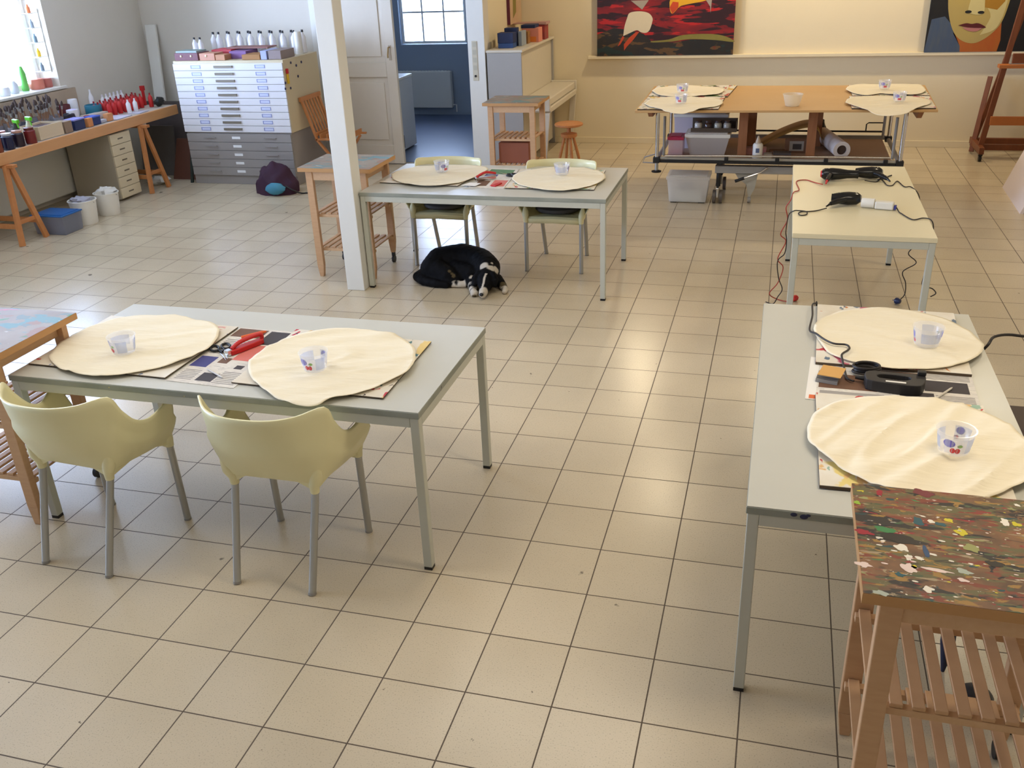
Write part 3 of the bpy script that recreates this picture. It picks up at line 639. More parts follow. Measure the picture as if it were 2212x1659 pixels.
# ---------------------------------------------------------------- plastic tubs
M_pp = mat('print_purple', (112, 100, 190), 0.4); M_pb = milky('print_light_blue', (196, 206, 232), 0.45); M_pr = mat('print_cherry_red', (214, 66, 72), 0.4); M_pg = mat('print_green', (150, 190, 120), 0.4)
M_pw = milky('print_milky', (240, 240, 250), 0.5)
def make_tub(label):
    t = thing('yoghurt_tub', label, 'tub')
    r0, r1, h = 0.046, 0.057, 0.08
    MB().lathe([(0.0, 0.0015), (r0-0.004, 0.0015), (r0, 0.005), (r1, h-0.004), (r1+0.004, h-0.003), (r1+0.004, h), (r1-0.001, h), (r0-0.0015, 0.006), (r0-0.005, 0.003), (0, 0.003)], n=32).build('cup', M_clear, t, smooth=True)
    def patch(name, m, poly):
        """poly in (angle deg, height) on the outside wall"""
        B = MB(); vs = []
        for a, z in poly:
            r = r0+(r1-r0)*(z-0.005)/(h-0.009)+0.0006; a = math.radians(a); vs.append((r*math.cos(a), r*math.sin(a), z))
        B.add(vs, [tuple(range(len(vs)))]); return B.build(name, m, t)
    def band(name, m, a0, a1, z0, z1, n=8):
        B = MB()
        for i in range(n):
            q = []
            for a, z in ((a0+(a1-a0)*i/n, z0), (a0+(a1-a0)*(i+1)/n, z0), (a0+(a1-a0)*(i+1)/n, z1), (a0+(a1-a0)*i/n, z1)):
                r = r0+(r1-r0)*(z-0.005)/(h-0.009)+0.0005; a = math.radians(a); q.append((r*math.cos(a), r*math.sin(a), z))
            B.add(q, [(0, 1, 2, 3)])
        return B.build(name, m, t)
    def oval(m, ca, cz, ra, rz, name): return patch(name, m, [(ca+ra*math.cos(2*PI*i/14), cz+rz*math.sin(2*PI*i/14)) for i in range(14)])
    band('printed_panel', M_pb, -66, -18, 0.014, 0.066); band('printed_panel', M_pb, 20, 78, 0.014, 0.066); band('printed_panel', M_pw, -140, -66, 0.014, 0.066)
    band('printed_panel', M_pb, 110, 200, 0.02, 0.062)
    oval(M_pp, -124, 0.050, 20, 0.014, 'printed_logo'); oval(M_pr, -110, 0.026, 9, 0.010, 'printed_cherry'); oval(M_pr, -93, 0.026, 9, 0.010, 'printed_cherry'); oval(M_pg, -88, 0.044, 9, 0.006, 'printed_leaf')
    oval(M_pp, 60, 0.050, 15, 0.013, 'printed_logo'); oval(M_pr, 70, 0.026, 9, 0.008, 'printed_cherry')
    return t
tub = make_tub('clear yoghurt tub on the left cloth of the front left table')
tub['group'] = 'clear yoghurt tubs'
BZ = 0.89
tz = ZT+0.0235
tub.location = (-2.400, 0.875, tz-0.003); tub.rotation_euler = (0, 0, -0.3)
for (x, y, z, rz, lab) in ((-1.475, 0.858, tz, 0.15, 'clear yoghurt tub on the right cloth of the front left table'), (0.915, 1.508, RZ+0.028, 2.2, 'clear yoghurt tub on the far cloth of the right table'),
        (0.893, 0.615, RZ+0.0315, 0.10, 'clear yoghurt tub nearest the camera, on the near cloth of the right table'), (-2.163, 4.392, tz, 1.2, 'clear yoghurt tub on the middle table cloth beside the post'),
        (-1.231, 4.389, tz, 2.0, 'clear yoghurt tub on the right cloth of the middle table'), (-0.657, 7.177, BZ+0.0282, 0.3, 'yoghurt tub on the far left cloth of the brown display table'),
        (-0.602, 6.535, BZ+0.0282, 0.0, 'yoghurt tub on the near left cloth of the brown display table'), (1.196, 7.392, BZ+0.0282, 0.2, 'yoghurt tub on the far right cloth of the brown display table'),
        (1.259, 6.654, BZ+0.0282, 0.1, 'yoghurt tub on the near right cloth of the brown display table')):
    dup(tub, (x, y, z), rz, lab)
ct = MB().lathe([(0, 0), (0.055, 0), (0.06, 0.004), (0.085, 0.10), (0.089, 0.10), (0.089, 0.104), (0.083, 0.104), (0.057, 0.006), (0, 0.003)], n=28).build('mixing_tub', milky('milky_plastic', (240, 232, 214), 0.5), smooth=True, loc=(0.370, 6.571, BZ+0.0006))
tag(ct, 'empty milky plastic tub alone on the bare middle of the brown display table', 'tub')

# ---------------------------------------------------------------- things on the front left table
def small(name, B, m, label, cat, group=None, **k):
    return tag(B.build(name, m, **k), label, cat, group)
zt = ZT+0.0028
sr = thing('staple_gun', 'red hand staple gun lying on the newspaper of the front left table', 'staple gun', (-1.905, 1.045, zt), 1.13, 'staple guns')
B = MB(); B.prism([(-0.085, -0.018), (-0.055, -0.022), (0.085, -0.018), (0.088, 0.0), (0.088, 0.014), (-0.05, 0.02), (-0.088, 0.012)], 0.0, 0.022); B.build('body', M_red, sr, bevel=0.004)
B = MB(); B.tube(smoothpath([(-0.07, -0.0, 0.024), (-0.03, -0.0, 0.040), (0.04, 0.0, 0.045), (0.083, 0.0, 0.040), (0.086, 0.0, 0.02)], 5), 0.0095, 10); B.build('handle', M_red, sr, smooth=True)
MB().box(-0.1, -0.076, -0.014, 0.014, 0.001, 0.026).build('nose', M_chrome, sr, bevel=0.002)
def scissors(label, loc, rz, m=M_black):
    t = thing('scissors', label, 'scissors', loc, rz, 'scissors')
    for s in (-1, 1):
        B = MB(); B.plate([(0, 0.004*s, 0.003+0.002*s), (0.10, 0.003*s, 0.003+0.002*s), (0.0, 0.014*s, 0.003+0.002*s), (-0.02, 0.008*s, 0.003+0.002*s)], (0, 0, 0.0015)); B.build('blade', M_chrome, t)
        B = MB(); B.tube([(-0.055+0.032*math.cos(a), 0.024*s+0.018*math.sin(a), 0.006) for a in [2*PI*i/18 for i in range(18)]], 0.0055, 8, closed=True); B.tube([(-0.024, 0.012*s, 0.006), (0.0, 0.0, 0.006)], 0.005, 8)
        B.build('finger_loop', m, t, smooth=True)
    return t
scissors('black-handled scissors beside the red staple gun', (-1.985, 0.985, zt), -0.85)
scissors('black-handled scissors on the newspaper of the middle table', (-1.66, 4.43, zt), 2.6)
small('marker', MB().tube([(-0.055, 0, 0), (0.04, 0, 0), (0.06, 0, 0)], [0.008, 0.008, 0.004], 12), mat('orange_plastic', (228, 100, 40), 0.4), 'orange marker behind the red staple gun', 'marker', smooth=True, loc=(-1.945, 1.18, zt+0.009), rz=0.85)
def pencil(label, loc, rz, ln=0.13): return small('pencil', MB().tube([(-ln/2, 0, 0), (ln/2-0.012, 0, 0), (ln/2, 0, 0)], [0.004, 0.004, 0.0008], 7), mat('grey_pencil', (206, 198, 184), 0.5), label, 'pencil', 'pencils', loc=loc, rz=rz)
pencil('pale pencil on the front left newspaper near the table edge', (-1.892, 0.775, zt+0.0045), -0.53)
pencil('pale pencil on the newspaper beside the black electric stapler', (0.925, 1.09, RZ+0.0075), 0.99, 0.16)
small('screwdriver_bit', MB().tube([(-0.03, 0, 0), (0.03, 0, 0)], 0.005, 8), M_chrome, 'small bright metal pin beside the black scissors', 'pin', smooth=True, loc=(-1.945, 1.055, zt+0.0055), rz=2.2)
# middle table bits
small('scraper', MB().prism([(-0.02, -0.05), (0.02, -0.05), (0.012, 0.05), (-0.012, 0.05)], 0, 0.01), M_red, 'flat red scraper on the newspaper of the middle table', 'scraper', loc=(-1.645, 4.10, zt), rz=-0.3, bevel=0.002)
st2 = thing('staple_gun', 'chrome and red staple gun on the newspaper of the middle table', 'staple gun', (-1.775, 4.25, zt), 0.6, 'staple guns')
B = MB(); B.prism([(-0.08, -0.018), (0.08, -0.015), (0.08, 0.015), (-0.08, 0.018)], 0, 0.026); B.build('body', M_chrome, st2, bevel=0.005)
MB().tube(smoothpath([(-0.07, 0, 0.028), (0, 0, 0.055), (0.08, 0, 0.04)], 5), 0.009, 8).build('handle', M_red, st2, smooth=True)
small('paper_scrap', MB().prism([(-0.06, -0.04), (0.05, -0.05), (0.07, 0.03), (-0.02, 0.05)], 0, 0.0012), M_paper, 'white paper scrap beside the left cloth of the middle table', 'paper', loc=(-1.835, 4.075, zt+0.0075))

# ---------------------------------------------------------------- right table: electric stapler, cable ties, staples
es = thing('electric_stapler', 'black electric stapler with hand loop on the right table', 'stapler', (0.765, 1.125, RZ+0.0028), -0.08)
B = MB()
prof = [(-0.10, -0.045), (-0.03, -0.055), (0.07, -0.055), (0.095, -0.03), (0.105, 0.04), (0.085, 0.055), (0.05, 0.05), (-0.08, 0.045), (-0.108, 0.02)]
hole = [(-0.055, -0.014), (0.02, -0.018), (0.052, 0.0), (0.04, 0.02), (-0.04, 0.022), (-0.066, 0.006)]
# body as ring between outline and hole
def ring(B, out, inn, z0, z1):
    n = 48
    def samp(poly):
        P = smoothpath([(x, y, 0) for x, y in poly]+[(poly[0][0], poly[0][1], 0)], 8)[:-1]; c = Vector((sum(p.x for p in P)/len(P), sum(p.y for p in P)/len(P), 0)); r = []
        cc = Vector((0, 0, 0))
        for k in range(n):
            a = 2*PI*k/n; d = Vector((math.cos(a), math.sin(a), 0)); r.append(max(P, key=lambda p: (p-cc).normalized().dot(d)))
        return r
    o, i = samp(out), samp(inn); vs = []; fs = []
    for k in range(n): vs += [(o[k].x, o[k].y, z0), (o[k].x, o[k].y, z1), (i[k].x, i[k].y, z1), (i[k].x, i[k].y, z0)]
    for k in range(n):
        a = 4*k; c = 4*((k+1) % n)
        for j in range(4): fs.append((a+j, a+(j+1) % 4, c+(j+1) % 4, c+j))
    B.add(vs, fs)
ring(B, prof, hole, 0.0, 0.042); B.build('body', mat('dark_grey_plastic', (40, 37, 36), 0.5), es, bevel=0.004)
MB().box(0.075, 0.105, 0.035, 0.06, 0.042, 0.058).build('trigger', M_black, es, bevel=0.004)
MB().box(-0.035, 0.035, -0.046, -0.034, 0.0422, 0.0428).build('sticker', M_plast, es)
MB().tube([(-0.10, 0.015, 0.02), (-0.14, 0.018, 0.018)], [0.011, 0.006], 10).build('cord_grip', M_black, es, smooth=True)
CR = [(0.622, 1.138), (0.600, 1.16), (0.594, 1.228), (0.584, 1.307), (0.588, 1.343), (0.610, 1.383), (0.617, 1.409), (0.605, 1.438), (0.559, 1.442), (0.523, 1.480), (0.491, 1.539), (0.468, 1.615), (0.480, 1.744), (0.482, 1.878), (0.498, 1.942)]
pts = [(x, y, RZ+(0.012 if y < 1.27 else (0.034 if x > 0.475 and y < 1.9 else 0.018))) for x, y in CR]
pts += [(0.505, 1.968, RZ-0.01), (0.51, 1.985, 0.45), (0.52, 1.99, 0.1), (0.56, 2.06, 0.008), (0.75, 2.25, 0.008)]
small('power_cord', MB().tube(smoothpath(pts, 6), 0.0042, 8), M_cord, 'black power cord winding over the right table from the electric stapler', 'cord', 'power cords', smooth=True)
small('cable_coil', MB().tube([(0.672+0.045*math.cos(a)*(1+0.12*math.sin(a*0.37)), 1.232+0.030*math.sin(a)+0.003*math.sin(a*1.3), RZ+0.010+0.0011*i/3) for i, a in [(i, i*2*PI/20) for i in range(90)]], 0.005, 7), M_cord, 'small coil of black cable behind the electric stapler', 'cable', smooth=True)
sp = thing('staple_strips', 'pack of silvery staple strips on the newspaper of the right table', 'staples', (0.535, 1.165, RZ+0.0028), -0.25)
for i in range(5): MB().box(-0.04, 0.04, -0.05+i*0.011, -0.041+i*0.011, 0.0004+i*0.003, 0.014+i*0.003).build('strip', M_alu if i % 2 else M_grey, sp)
MB().box(-0.035, 0.05, -0.052, 0.045, 0.031, 0.0335).build('card', mat('photo_orange2', (210, 160, 90), 0.6), sp)
small('power_cord', MB().tube(smoothpath([(0.90, 2.12, 0.01), (1.0, 1.98, 0.2), (1.12, 1.70, 0.60), (1.165, 1.63, 0.72), (1.20, 1.68, 0.745), (1.29, 1.72, 0.74), (1.42, 1.73, 0.70), (1.62, 1.70, 0.5), (1.8, 1.66, 0.12), (1.95, 1.6, 0.012)], 6), 0.006, 8), M_cord, 'dark cable arching off the right side of the right table', 'cord', 'power cords', smooth=True)

# ---------------------------------------------------------------- hair dryers on the cream table
YT = 0.7306
def hair_dryer(label, loc, rz, m, hand, L=0.20, m2=None, group='hair dryers'):
    """barrel along +x lying on its side, handle along hand direction"""
    t = thing('hair_dryer', label, 'hair dryer', loc, rz, group)
    Mx = Matrix.Translation((0, 0, 0.042)) @ Matrix.Rotation(PI/2, 4, 'Y')
    MB().lathe([(0.0, -0.02), (0.026, -0.018), (0.038, 0.0), (0.041, 0.05), (0.037, 0.10), (0.029, 0.15), (0.027, L-0.02), (0.030, L), (0.024, L), (0.022, L-0.03), (0, L-0.03)], n=24, M=Mx).build('barrel', m, t, smooth=True)
    MB().lathe([(0.0, -0.026), (0.020, -0.026), (0.024, -0.019), (0, -0.019)], n=20, M=Mx).build('rear_grille', m2 or M_grey, t, smooth=True)
    h = Vector((hand[0], hand[1], 0)).normalized()
    a = Vector((0.045, 0, 0.040)); MB().tube([a+h*0.02, a+h*0.06, a+h*0.11+Vector((0, 0, -0.006)), a+h*0.145+Vector((0, 0, -0.012))], [0.022, 0.019, 0.017, 0.012], 14).build('handle', m, t, smooth=True)
    MB().tube([a+h*0.144+Vector((0, 0, -0.012)), a+h*0.175+Vector((0, 0, -0.025))], [0.009, 0.005], 10).build('cord_grip', m2 or m, t, smooth=True)
    return t
M_gb = mat('glossy_black', (18, 18, 20), 0.18)
hair_dryer('black hair dryer with red cord at the far left of the cream table', (0.60, 4.46, YT), 0.03, M_gb, (-0.25, -1), 0.22, M_red)
hair_dryer('black hair dryer nose to nose with the red-corded one on the cream table', (0.955, 4.53, YT), PI+0.05, M_gb, (-0.55, 0.75), 0.14)
hair_dryer('glossy black hair dryer in the middle of the cream table next to the white one', (0.775, 3.80, YT), PI, M_gb, (1.2, 0.95), 0.11)
hg = thing('heat_gun', 'white heat gun with blue rear end on the cream table', 'heat gun', (0.80, 3.755, YT), -0.22)
Mx = Matrix.Translation((0, 0, 0.030)) @ Matrix.Rotation(PI/2, 4, 'Y')
MB().lathe([(0, 0), (0.027, 0), (0.029, 0.01), (0.029, 0.075), (0.022, 0.08), (0.0, 0.08)], n=20, M=Mx).build('nozzle', M_plast, hg, smooth=True)
MB().box(0.081, 0.19, -0.028, 0.022, 0.002, 0.048).build('body', M_plast, hg, bevel=0.008)
MB().box(0.191, 0.205, -0.02, 0.012, 0.004, 0.03).build('rear_cap', mat('blue_plastic', (60, 64, 150), 0.4), hg, bevel=0.003)
def cord(label, pts, m=M_cord, r=0.0035, k=6): return small('power_cord', MB().tube(smoothpath(pts, k), r, 7), m, label, 'cord', 'power cords', smooth=True)
M_redc = mat('red_cord', (170, 56, 40), 0.5)
z = YT+0.004
cord('red cord hanging down the left side of the cream table', [(0.585, 4.27, z+0.01), (0.54, 4.36, z), (0.478, 4.433, z), (0.418, 4.374, z), (0.435, 4.145, z), (0.40, 4.07, z), (0.385, 4.0, 0.70), (0.360, 4.0, 0.65), (0.375, 4.0, 0.569), (0.34, 4.0, 0.47), (0.378, 4.0, 0.42), (0.335, 4.0, 0.30), (0.375, 4.0, 0.24), (0.35, 4.0, 0.13), (0.30, 4.0, 0.05), (0.35, 4.02, 0.006), (0.42, 3.98, 0.006), (0.47, 4.0, 0.006)], M_redc)
cord('looped black cord hanging down the left side of the cream table', [(0.595, 3.67, z+0.006), (0.54, 3.63, z), (0.491, 3.603, z), (0.455, 3.60, z), (0.430, 3.56, z), (0.44, 3.51, z), (0.475, 3.53, z), (0.475, 3.58, z+0.004), (0.43, 3.60, z+0.004), (0.40, 3.60, z), (0.375, 3.66, 0.69), (0.37, 3.9, 0.52), (0.38, 3.9, 0.458), (0.375, 3.9, 0.37), (0.335, 3.9, 0.314), (0.35, 3.9, 0.20), (0.38, 3.9, 0.121), (0.355, 3.9, 0.064), (0.33, 3.92, 0.006), (0.28, 3.95, 0.006)])
cord('dark cord off the right edge of the cream table down to a navy plug', [(0.86, 4.41, z+0.01), (0.934, 4.42, z), (0.975, 4.511, z), (0.996, 4.34, z), (1.03, 4.33, z), (1.072, 4.453, z), (1.102, 4.30, z), (1.145, 4.29, z), (1.185, 4.18, 0.70), (1.20, 4.13, 0.55), (1.19, 4.1, 0.407), (1.16, 4.1, 0.34), (1.216, 4.1, 0.28), (1.142, 4.1, 0.215), (1.169, 4.1, 0.139), (1.175, 4.1, 0.06), (1.145, 4.08, 0.022)])
cord('thin dark cord from the white heat gun over the right edge of the cream table', [(1.0, 3.705, z+0.012), (1.01, 3.66, z), (1.02, 3.62, z), (1.07, 3.49, z), (1.13, 3.53, z), (1.175, 3.50, z-0.005), (1.19, 3.48, 0.66), (1.185, 3.5, 0.44), (1.18, 3.5, 0.33), (1.235, 3.5, 0.315), (1.262, 3.5, 0.285), (1.235, 3.5, 0.262)])
small('stick', MB().tube([(-0.05, -0.07, 0), (0.05, 0.07, 0)], 0.0045, 8), M_cord, 'short dark rod lying by the right hair dryer on the cream table', 'rod', smooth=True, loc=(1.0, 4.55, YT+0.005))
def plug(label, loc, m): 
    B = MB(); B.lathe([(0, 0), (0.02, 0), (0.022, 0.012), (0.014, 0.034), (0.0, 0.036)], n=16)
    for s in (-1, 1): B.tube([(0.008*s, 0, -0.018), (0.008*s, 0, 0.0)], 0.0024, 8)
    return small('plug', B, m, label, 'plug', 'plugs on the floor', smooth=True, loc=loc)
p = plug('navy plug lying on the floor under the cream table', (1.12, 4.07, 0.0225), mat('navy_plastic', (32, 44, 84), 0.4)); p.rotation_euler = (PI/2, 0, 0.9)
p = plug('red plug lying on the floor by the left legs of the cream table', (0.478, 4.02, 0.0225), M_red); p.rotation_euler = (PI/2, 0, -0.6)

# ---------------------------------------------------------------- dog
def make_dog():
    B = MB()
    def chain(pts):
        for i in range(len(pts)-1):
            a, ra = Vector(pts[i][:3]), pts[i][3]; c, rc = Vector(pts[i+1][:3]), pts[i+1][3]; n = max(2, int((c-a).length/0.02))
            for k in range(n+1):
                s = k/n; p = a.lerp(c, s); r = ra*(1-s)+rc*s; B.blob(p, r, r, r, 12, 8)
    D = 1
    chain([(-2.17, 4.03, .09, .09), (-2.13, 4.14, .11, .12), (-1.98, 4.20, .115, .13), (-1.83, 4.16, .11, .12), (-1.745, 4.07, .105, .105), (-1.70, 3.97, .095, .078), (-1.695, 3.88, .088, .066), (-1.685, 3.83, .078, .06)])
    chain([(-1.98, 4.06, .07, .09), (-1.85, 4.03, .07, .08)])
    chain([(-1.685, 3.83, .074, .054), (-1.675, 3.77, .055, .038), (-1.668, 3.705, .042, .031), (-1.666, 3.69, .04, .027)])
    chain([(-2.12, 4.02, .085, .09), (-2.02, 3.97, .07, .07), (-1.95, 3.98, .05, .05)])                      # thigh
    chain([(-2.15, 3.95, .035, .035), (-2.0, 3.905, .028, .028), (-1.90, 3.915, .026, .027), (-1.875, 3.92, .024, .025)])     # hind foot
    chain([(-2.255, 4.06, .045, .04), (-2.27, 3.99, .04, .04), (-2.2, 3.92, .035, .036), (-2.09, 3.885, .032, .032), (-2.0, 3.88, .026, .024)])   # tail
    chain([(-1.85, 3.98, .06, .05), (-1.805, 3.88, .038, .034), (-1.768, 3.79, .028, .028), (-1.745, 3.74, .026, .029)])     # near foreleg
    chain([(-1.64, 3.98, .05, .045), (-1.58, 3.92, .03, .03), (-1.545, 3.86, .024, .025), (-1.54, 3.825, .022, .022)])      # other foreleg
    chain([(-1.752, 3.885, .13, .022), (-1.772, 3.855, .095, .026), (-1.765, 3.83, .06, .014)])                       # ears
    chain([(-1.638, 3.875, .13, .022), (-1.615, 3.85, .095, .026), (-1.615, 3.83, .06, .014)])
    o = B.build('tmp', M_black)
    m = o.modifiers.new('r', 'REMESH'); m.mode = 'VOXEL'; m.voxel_size = 0.0075
    s = o.modifiers.new('s', 'SMOOTH'); s.factor = 0.5; s.iterations = 5
    dg = bpy.context.evaluated_depsgraph_get(); me = bpy.data.meshes.new_from_object(o.evaluated_get(dg)); me.name = 'dog'
    bpy.data.objects.remove(o)
    ca = me.color_attributes.new('fur', 'FLOAT_COLOR', 'POINT')
    blk, wht, tan = lin((7, 7, 11)), lin((206, 196, 180)), lin((92, 80, 56))
    W = [((-1.73, 3.95, .17), .04), ((-1.67, 3.93, .165), .038), ((-1.635, 3.96, .14), .032), ((-1.667, 3.705, .038), .054), ((-1.745, 3.745, .02), .05), ((-1.775, 3.80, .02), .042), ((-1.80, 3.86, .03), .038), ((-1.82, 3.92, .075), .024),
         ((-1.895, 3.915, .02), .045), ((-1.95, 3.905, .02), .03), ((-1.54, 3.83, .02), .05), ((-1.57, 3.89, .02), .035), ((-1.67, 3.99, .19), .02)]
    T = [((-1.99, 3.935, .115), .013), ((-1.975, 3.93, .10), .012), ((-1.96, 3.925, .085), .013), ((-1.94, 3.925, .08), .012), ((-1.57, 3.90, .04), .03), ((-1.74, 3.725, .01), .02)]
    for i, v in enumerate(me.vertices):
        p = v.co; p_ = (p.x, p.y, p.z)
        v.co = p + v.normal*0.003*noise.noise(p*45)
        nz = 0.012*noise.noise(p*30); wv = max((1-((Vector(c)-p).length+nz)/r) for c, r in W); tv = max((1-((Vector(c)-p).length+nz)/r) for c, r in T)
        # blaze between the eyes
        if p.y < 3.87 and p.y < 3.85 and abs(p.x+1.680) < 0.0065+nz*0.2 and p.z > 0.05: wv = 1
        a = min(1, max(0, wv*5)); q = min(1, max(0, tv*4))
        col = [blk[k]*(1-a)+wht[k]*a for k in range(3)]; col = [col[k]*(1-q)+tan[k]*q for k in range(3)]
        ca.data[i].color = (*col, 1)
    m = bpy.data.materials.new('dog_fur'); m.use_nodes = True; n = m.node_tree.nodes; l = m.node_tree.links; b = n['Principled BSDF']
    at = n.new('ShaderNodeAttribute'); at.attribute_name = 'fur'; l.new(at.outputs['Color'], b.inputs['Base Color']); b.inputs['Roughness'].default_value = 0.7; b.inputs['Specular IOR Level'].default_value = 0.15
    nz = n.new('ShaderNodeTexNoise'); nz.inputs['Scale'].default_value = 160; bp = n.new('ShaderNodeBump'); bp.inputs['Strength'].default_value = 0.6; bp.inputs['Distance'].default_value = 0.004
    l.new(nz.outputs[0], bp.inputs['Height']); l.new(bp.outputs[0], b.inputs['Normal'])
    me.materials.clear(); me.materials.append(m)
    for p in me.polygons: p.use_smooth = True
    zmin = min(v.co.z for v in me.vertices)
    for v in me.vertices:
        if v.co.z < 0.002: v.co.z = 0.002
    d = bpy.data.objects.new('dog', me); C.objects.link(d)
    tag(d, 'black and white dog lying curled up asleep on the tiles by the middle table', 'dog')
    MB().blob((-1.666, 3.664, .048), .016, .011, .013).build('nose', M_black, d, smooth=True)
    for s in (-1, 1): MB().blob((-1.682+0.027*s, 3.785, .088), .0085, .006, .004).build('eye', mat('closed_eye', (30, 24, 22), 0.3), d, smooth=True)
    return d
make_dog()

# ---------------------------------------------------------------- display table on the old bed frame
PN = [(-0.985, 6.29), (1.545, 6.39), (1.605, 7.83), (-1.01, 7.82)]
small('tabletop_panel', MB().prism(PN, BZ-0.02, BZ), M_hard, 'large brown hardboard top resting on the chrome bed frame', 'tabletop', bevel=0.002)
bf = thing('bed_frame', 'old chrome hospital bed frame on casters carrying the brown board', 'bed frame', (0, 0, 0))
for x, nm in ((-0.81, 1), (1.32, 1)):
    MB().tube([(x, 6.55, 0.43), (x, 6.55, 0.845), (x, 6.62, 0.868)][:2], 0.018, 14).build('corner_post', M_chrome, bf, smooth=True)
    MB().tube([(x, 7.68, 0.43), (x, 7.68, 0.868)], 0.018, 14).build('corner_post', M_chrome, bf, smooth=True)
    for y in (6.55, 7.68):
        MB().box(x-0.032, x+0.032, y-0.032, y+0.032, 0.375, 0.429).build('corner_block', M_black, bf, bevel=0.006)
    MB().tube([(x, 6.584, 0.40), (x, 7.64, 0.40)], 0.02, 12).build('end_rail', M_grey, bf, smooth=True)
for x in (-0.75, 1.26):
    MB().tube([(x, 6.60, 0.43), (x, 6.60, 0.79)], 0.013, 10).build('inner_bar', M_grey, bf, smooth=True)
    MB().tube([(x, 7.62, 0.43), (x, 7.62, 0.79)], 0.013, 10).build('inner_bar', M_grey, bf, smooth=True)
MB().box(-0.777, 1.287, 6.535, 6.565, 0.407, 0.430).build('front_rail', M_alu, bf, bevel=0.003)
MB().box(-0.777, 1.287, 6.53, 6.56, 0.378, 0.4065).build('black_strip', M_black, bf, bevel=0.003)
MB().box(-0.777, 1.287, 7.665, 7.695, 0.395, 0.435).build('rear_rail', M_grey, bf, bevel=0.003)
MB().tube([(-0.73, 6.515, 0.445), (-0.2, 6.51, 0.455), (1.23, 6.51, 0.462)], 0.010, 10).build('guard_rail', M_chrome, bf, smooth=True)
for x in (-0.17, 0.28, 0.70, 1.2): MB().box(x-0.018, x+0.018, 6.50, 6.53, 0.405, 0.443).build('rail_clamp', M_black, bf, bevel=0.003)
MB().tube([(-0.7, 7.66, 0.475), (1.25, 7.66, 0.475)], 0.009, 8).build('guard_rail', M_black, bf, smooth=True)
MB().tube([(1.10, 7.66, 0.48), (1.10, 7.66, 0.545), (1.12, 7.66, 0.56), (1.25, 7.66, 0.56), (1.27, 7.66, 0.545), (1.27, 7.66, 0.48)], 0.006, 8).build('wire_loop', M_black, bf, smooth=True)
MB().box(-0.74, 1.26, 6.59, 7.64, 0.395, 0.405).build('deck', mat('brown_card', (182, 152, 128), 0.8, noise_amt=0.1), bf)
for x, y in ((-0.81, 6.55),):
    MB().tube([(x, y, 0.305), (x, y, 0.374)], 0.017, 12).build('foot_stem', M_alu, bf, smooth=True)
    MB().lathe([(0, 0), (0.045, 0), (0.047, 0.01), (0.02, 0.018), (0, 0.018)], c=(x, y, 0.287), n=24).build('foot_disc', M_black, bf, smooth=True)
MB().tube([(-0.83, 6.62, 0.44), (-0.93, 6.62, 0.41), (-0.95, 6.62, 0.36), (-0.83, 6.6, 0.36)], 0.006, 8).build('wire_loop', M_grey, bf, smooth=True)
# undercarriage
MB().box(-0.27, 0.92, 6.58, 6.66, 0.28, 0.345).build('chassis_beam', M_grey, bf, bevel=0.004)
MB().box(-0.27, 0.92, 7.1, 7.18, 0.28, 0.345).build('chassis_beam', M_grey, bf, bevel=0.004)
for x in (-0.235, 0.88):
    MB().box(x-0.03, x+0.03, 6.67, 7.09, 0.28, 0.345).build('chassis_beam', M_grey, bf, bevel=0.004)
    MB().box(x-0.02, x+0.02, 6.66, 6.70, 0.346, 0.394).build('lift_link', M_grey, bf)
    for y in (6.60, 7.14):
        MB().tube([(x, y, 0.279), (x, y, 0.155)], 0.021, 10).build('caster_stem', M_black, bf, smooth=True)
        w = MB(); w.tube([(x-0.014+0.03, y-0.02, 0.0625), (x+0.014+0.03, y-0.02, 0.0625)], 0.062, 26); w.tube([(x-0.044, y-0.02, 0.0625), (x-0.016, y-0.02, 0.0625)], 0.062, 26); w.build('caster', mat('caster_grey', (92, 84, 78), 0.4), bf, smooth=True)
        MB().box(x-0.012, x+0.012, y-0.075, y+0.03, 0.06, 0.154).build('caster_fork', M_chrome, bf, bevel=0.006)
MB().tube([(-0.08, 6.55, 0.215), (0.0, 6.545, 0.247)], 0.014, 10).build('lever_grip', M_black, bf, smooth=True)
MB().tube([(0.0, 6.545, 0.247), (0.14, 6.55, 0.30), (0.20, 6.58, 0.34)], 0.008, 8).build('lever', M_chrome, bf, smooth=True)
MB().plate([(-0.09, 6.62, 0.278), (0.12, 6.62, 0.278), (0.10, 6.62, 0.14), (0.06, 6.62, 0.05), (0.045, 6.62, 0.05), (0.02, 6.62, 0.17), (-0.06, 6.62, 0.23)], (0, 0.006, 0)).build('bracket', mat('pale_grey_steel', (176, 172, 160), 0.4), bf)
MB().tube([(0.04, 6.61, 0.03), (0.07, 6.61, 0.03)], 0.028, 14).build('brake_wheel', M_grey, bf, smooth=True)
M_plank = mat('raw_plank', (168, 112, 72), 0.6, noise_scale=4, stretch=(10, 10, 1), col2=(140, 88, 52))
for i, (x, y) in enumerate(((-0.045, 6.75), (0.565, 6.75), (0.02, 7.25), (0.63, 7.25))):
    small('support_plank', MB().box(x-0.04, x+0.04, y-0.011, y+0.011, 0.4055, BZ-0.0205), M_plank, ['upright plank left of centre, in front, under the brown tabletop', 'upright plank right of centre, in front, under the brown tabletop', 'upright plank left of centre, at the back, under the brown tabletop', 'upright plank right of centre, at the back, under the brown tabletop'][i], 'plank', 'upright planks under the brown tabletop', bevel=0.002)
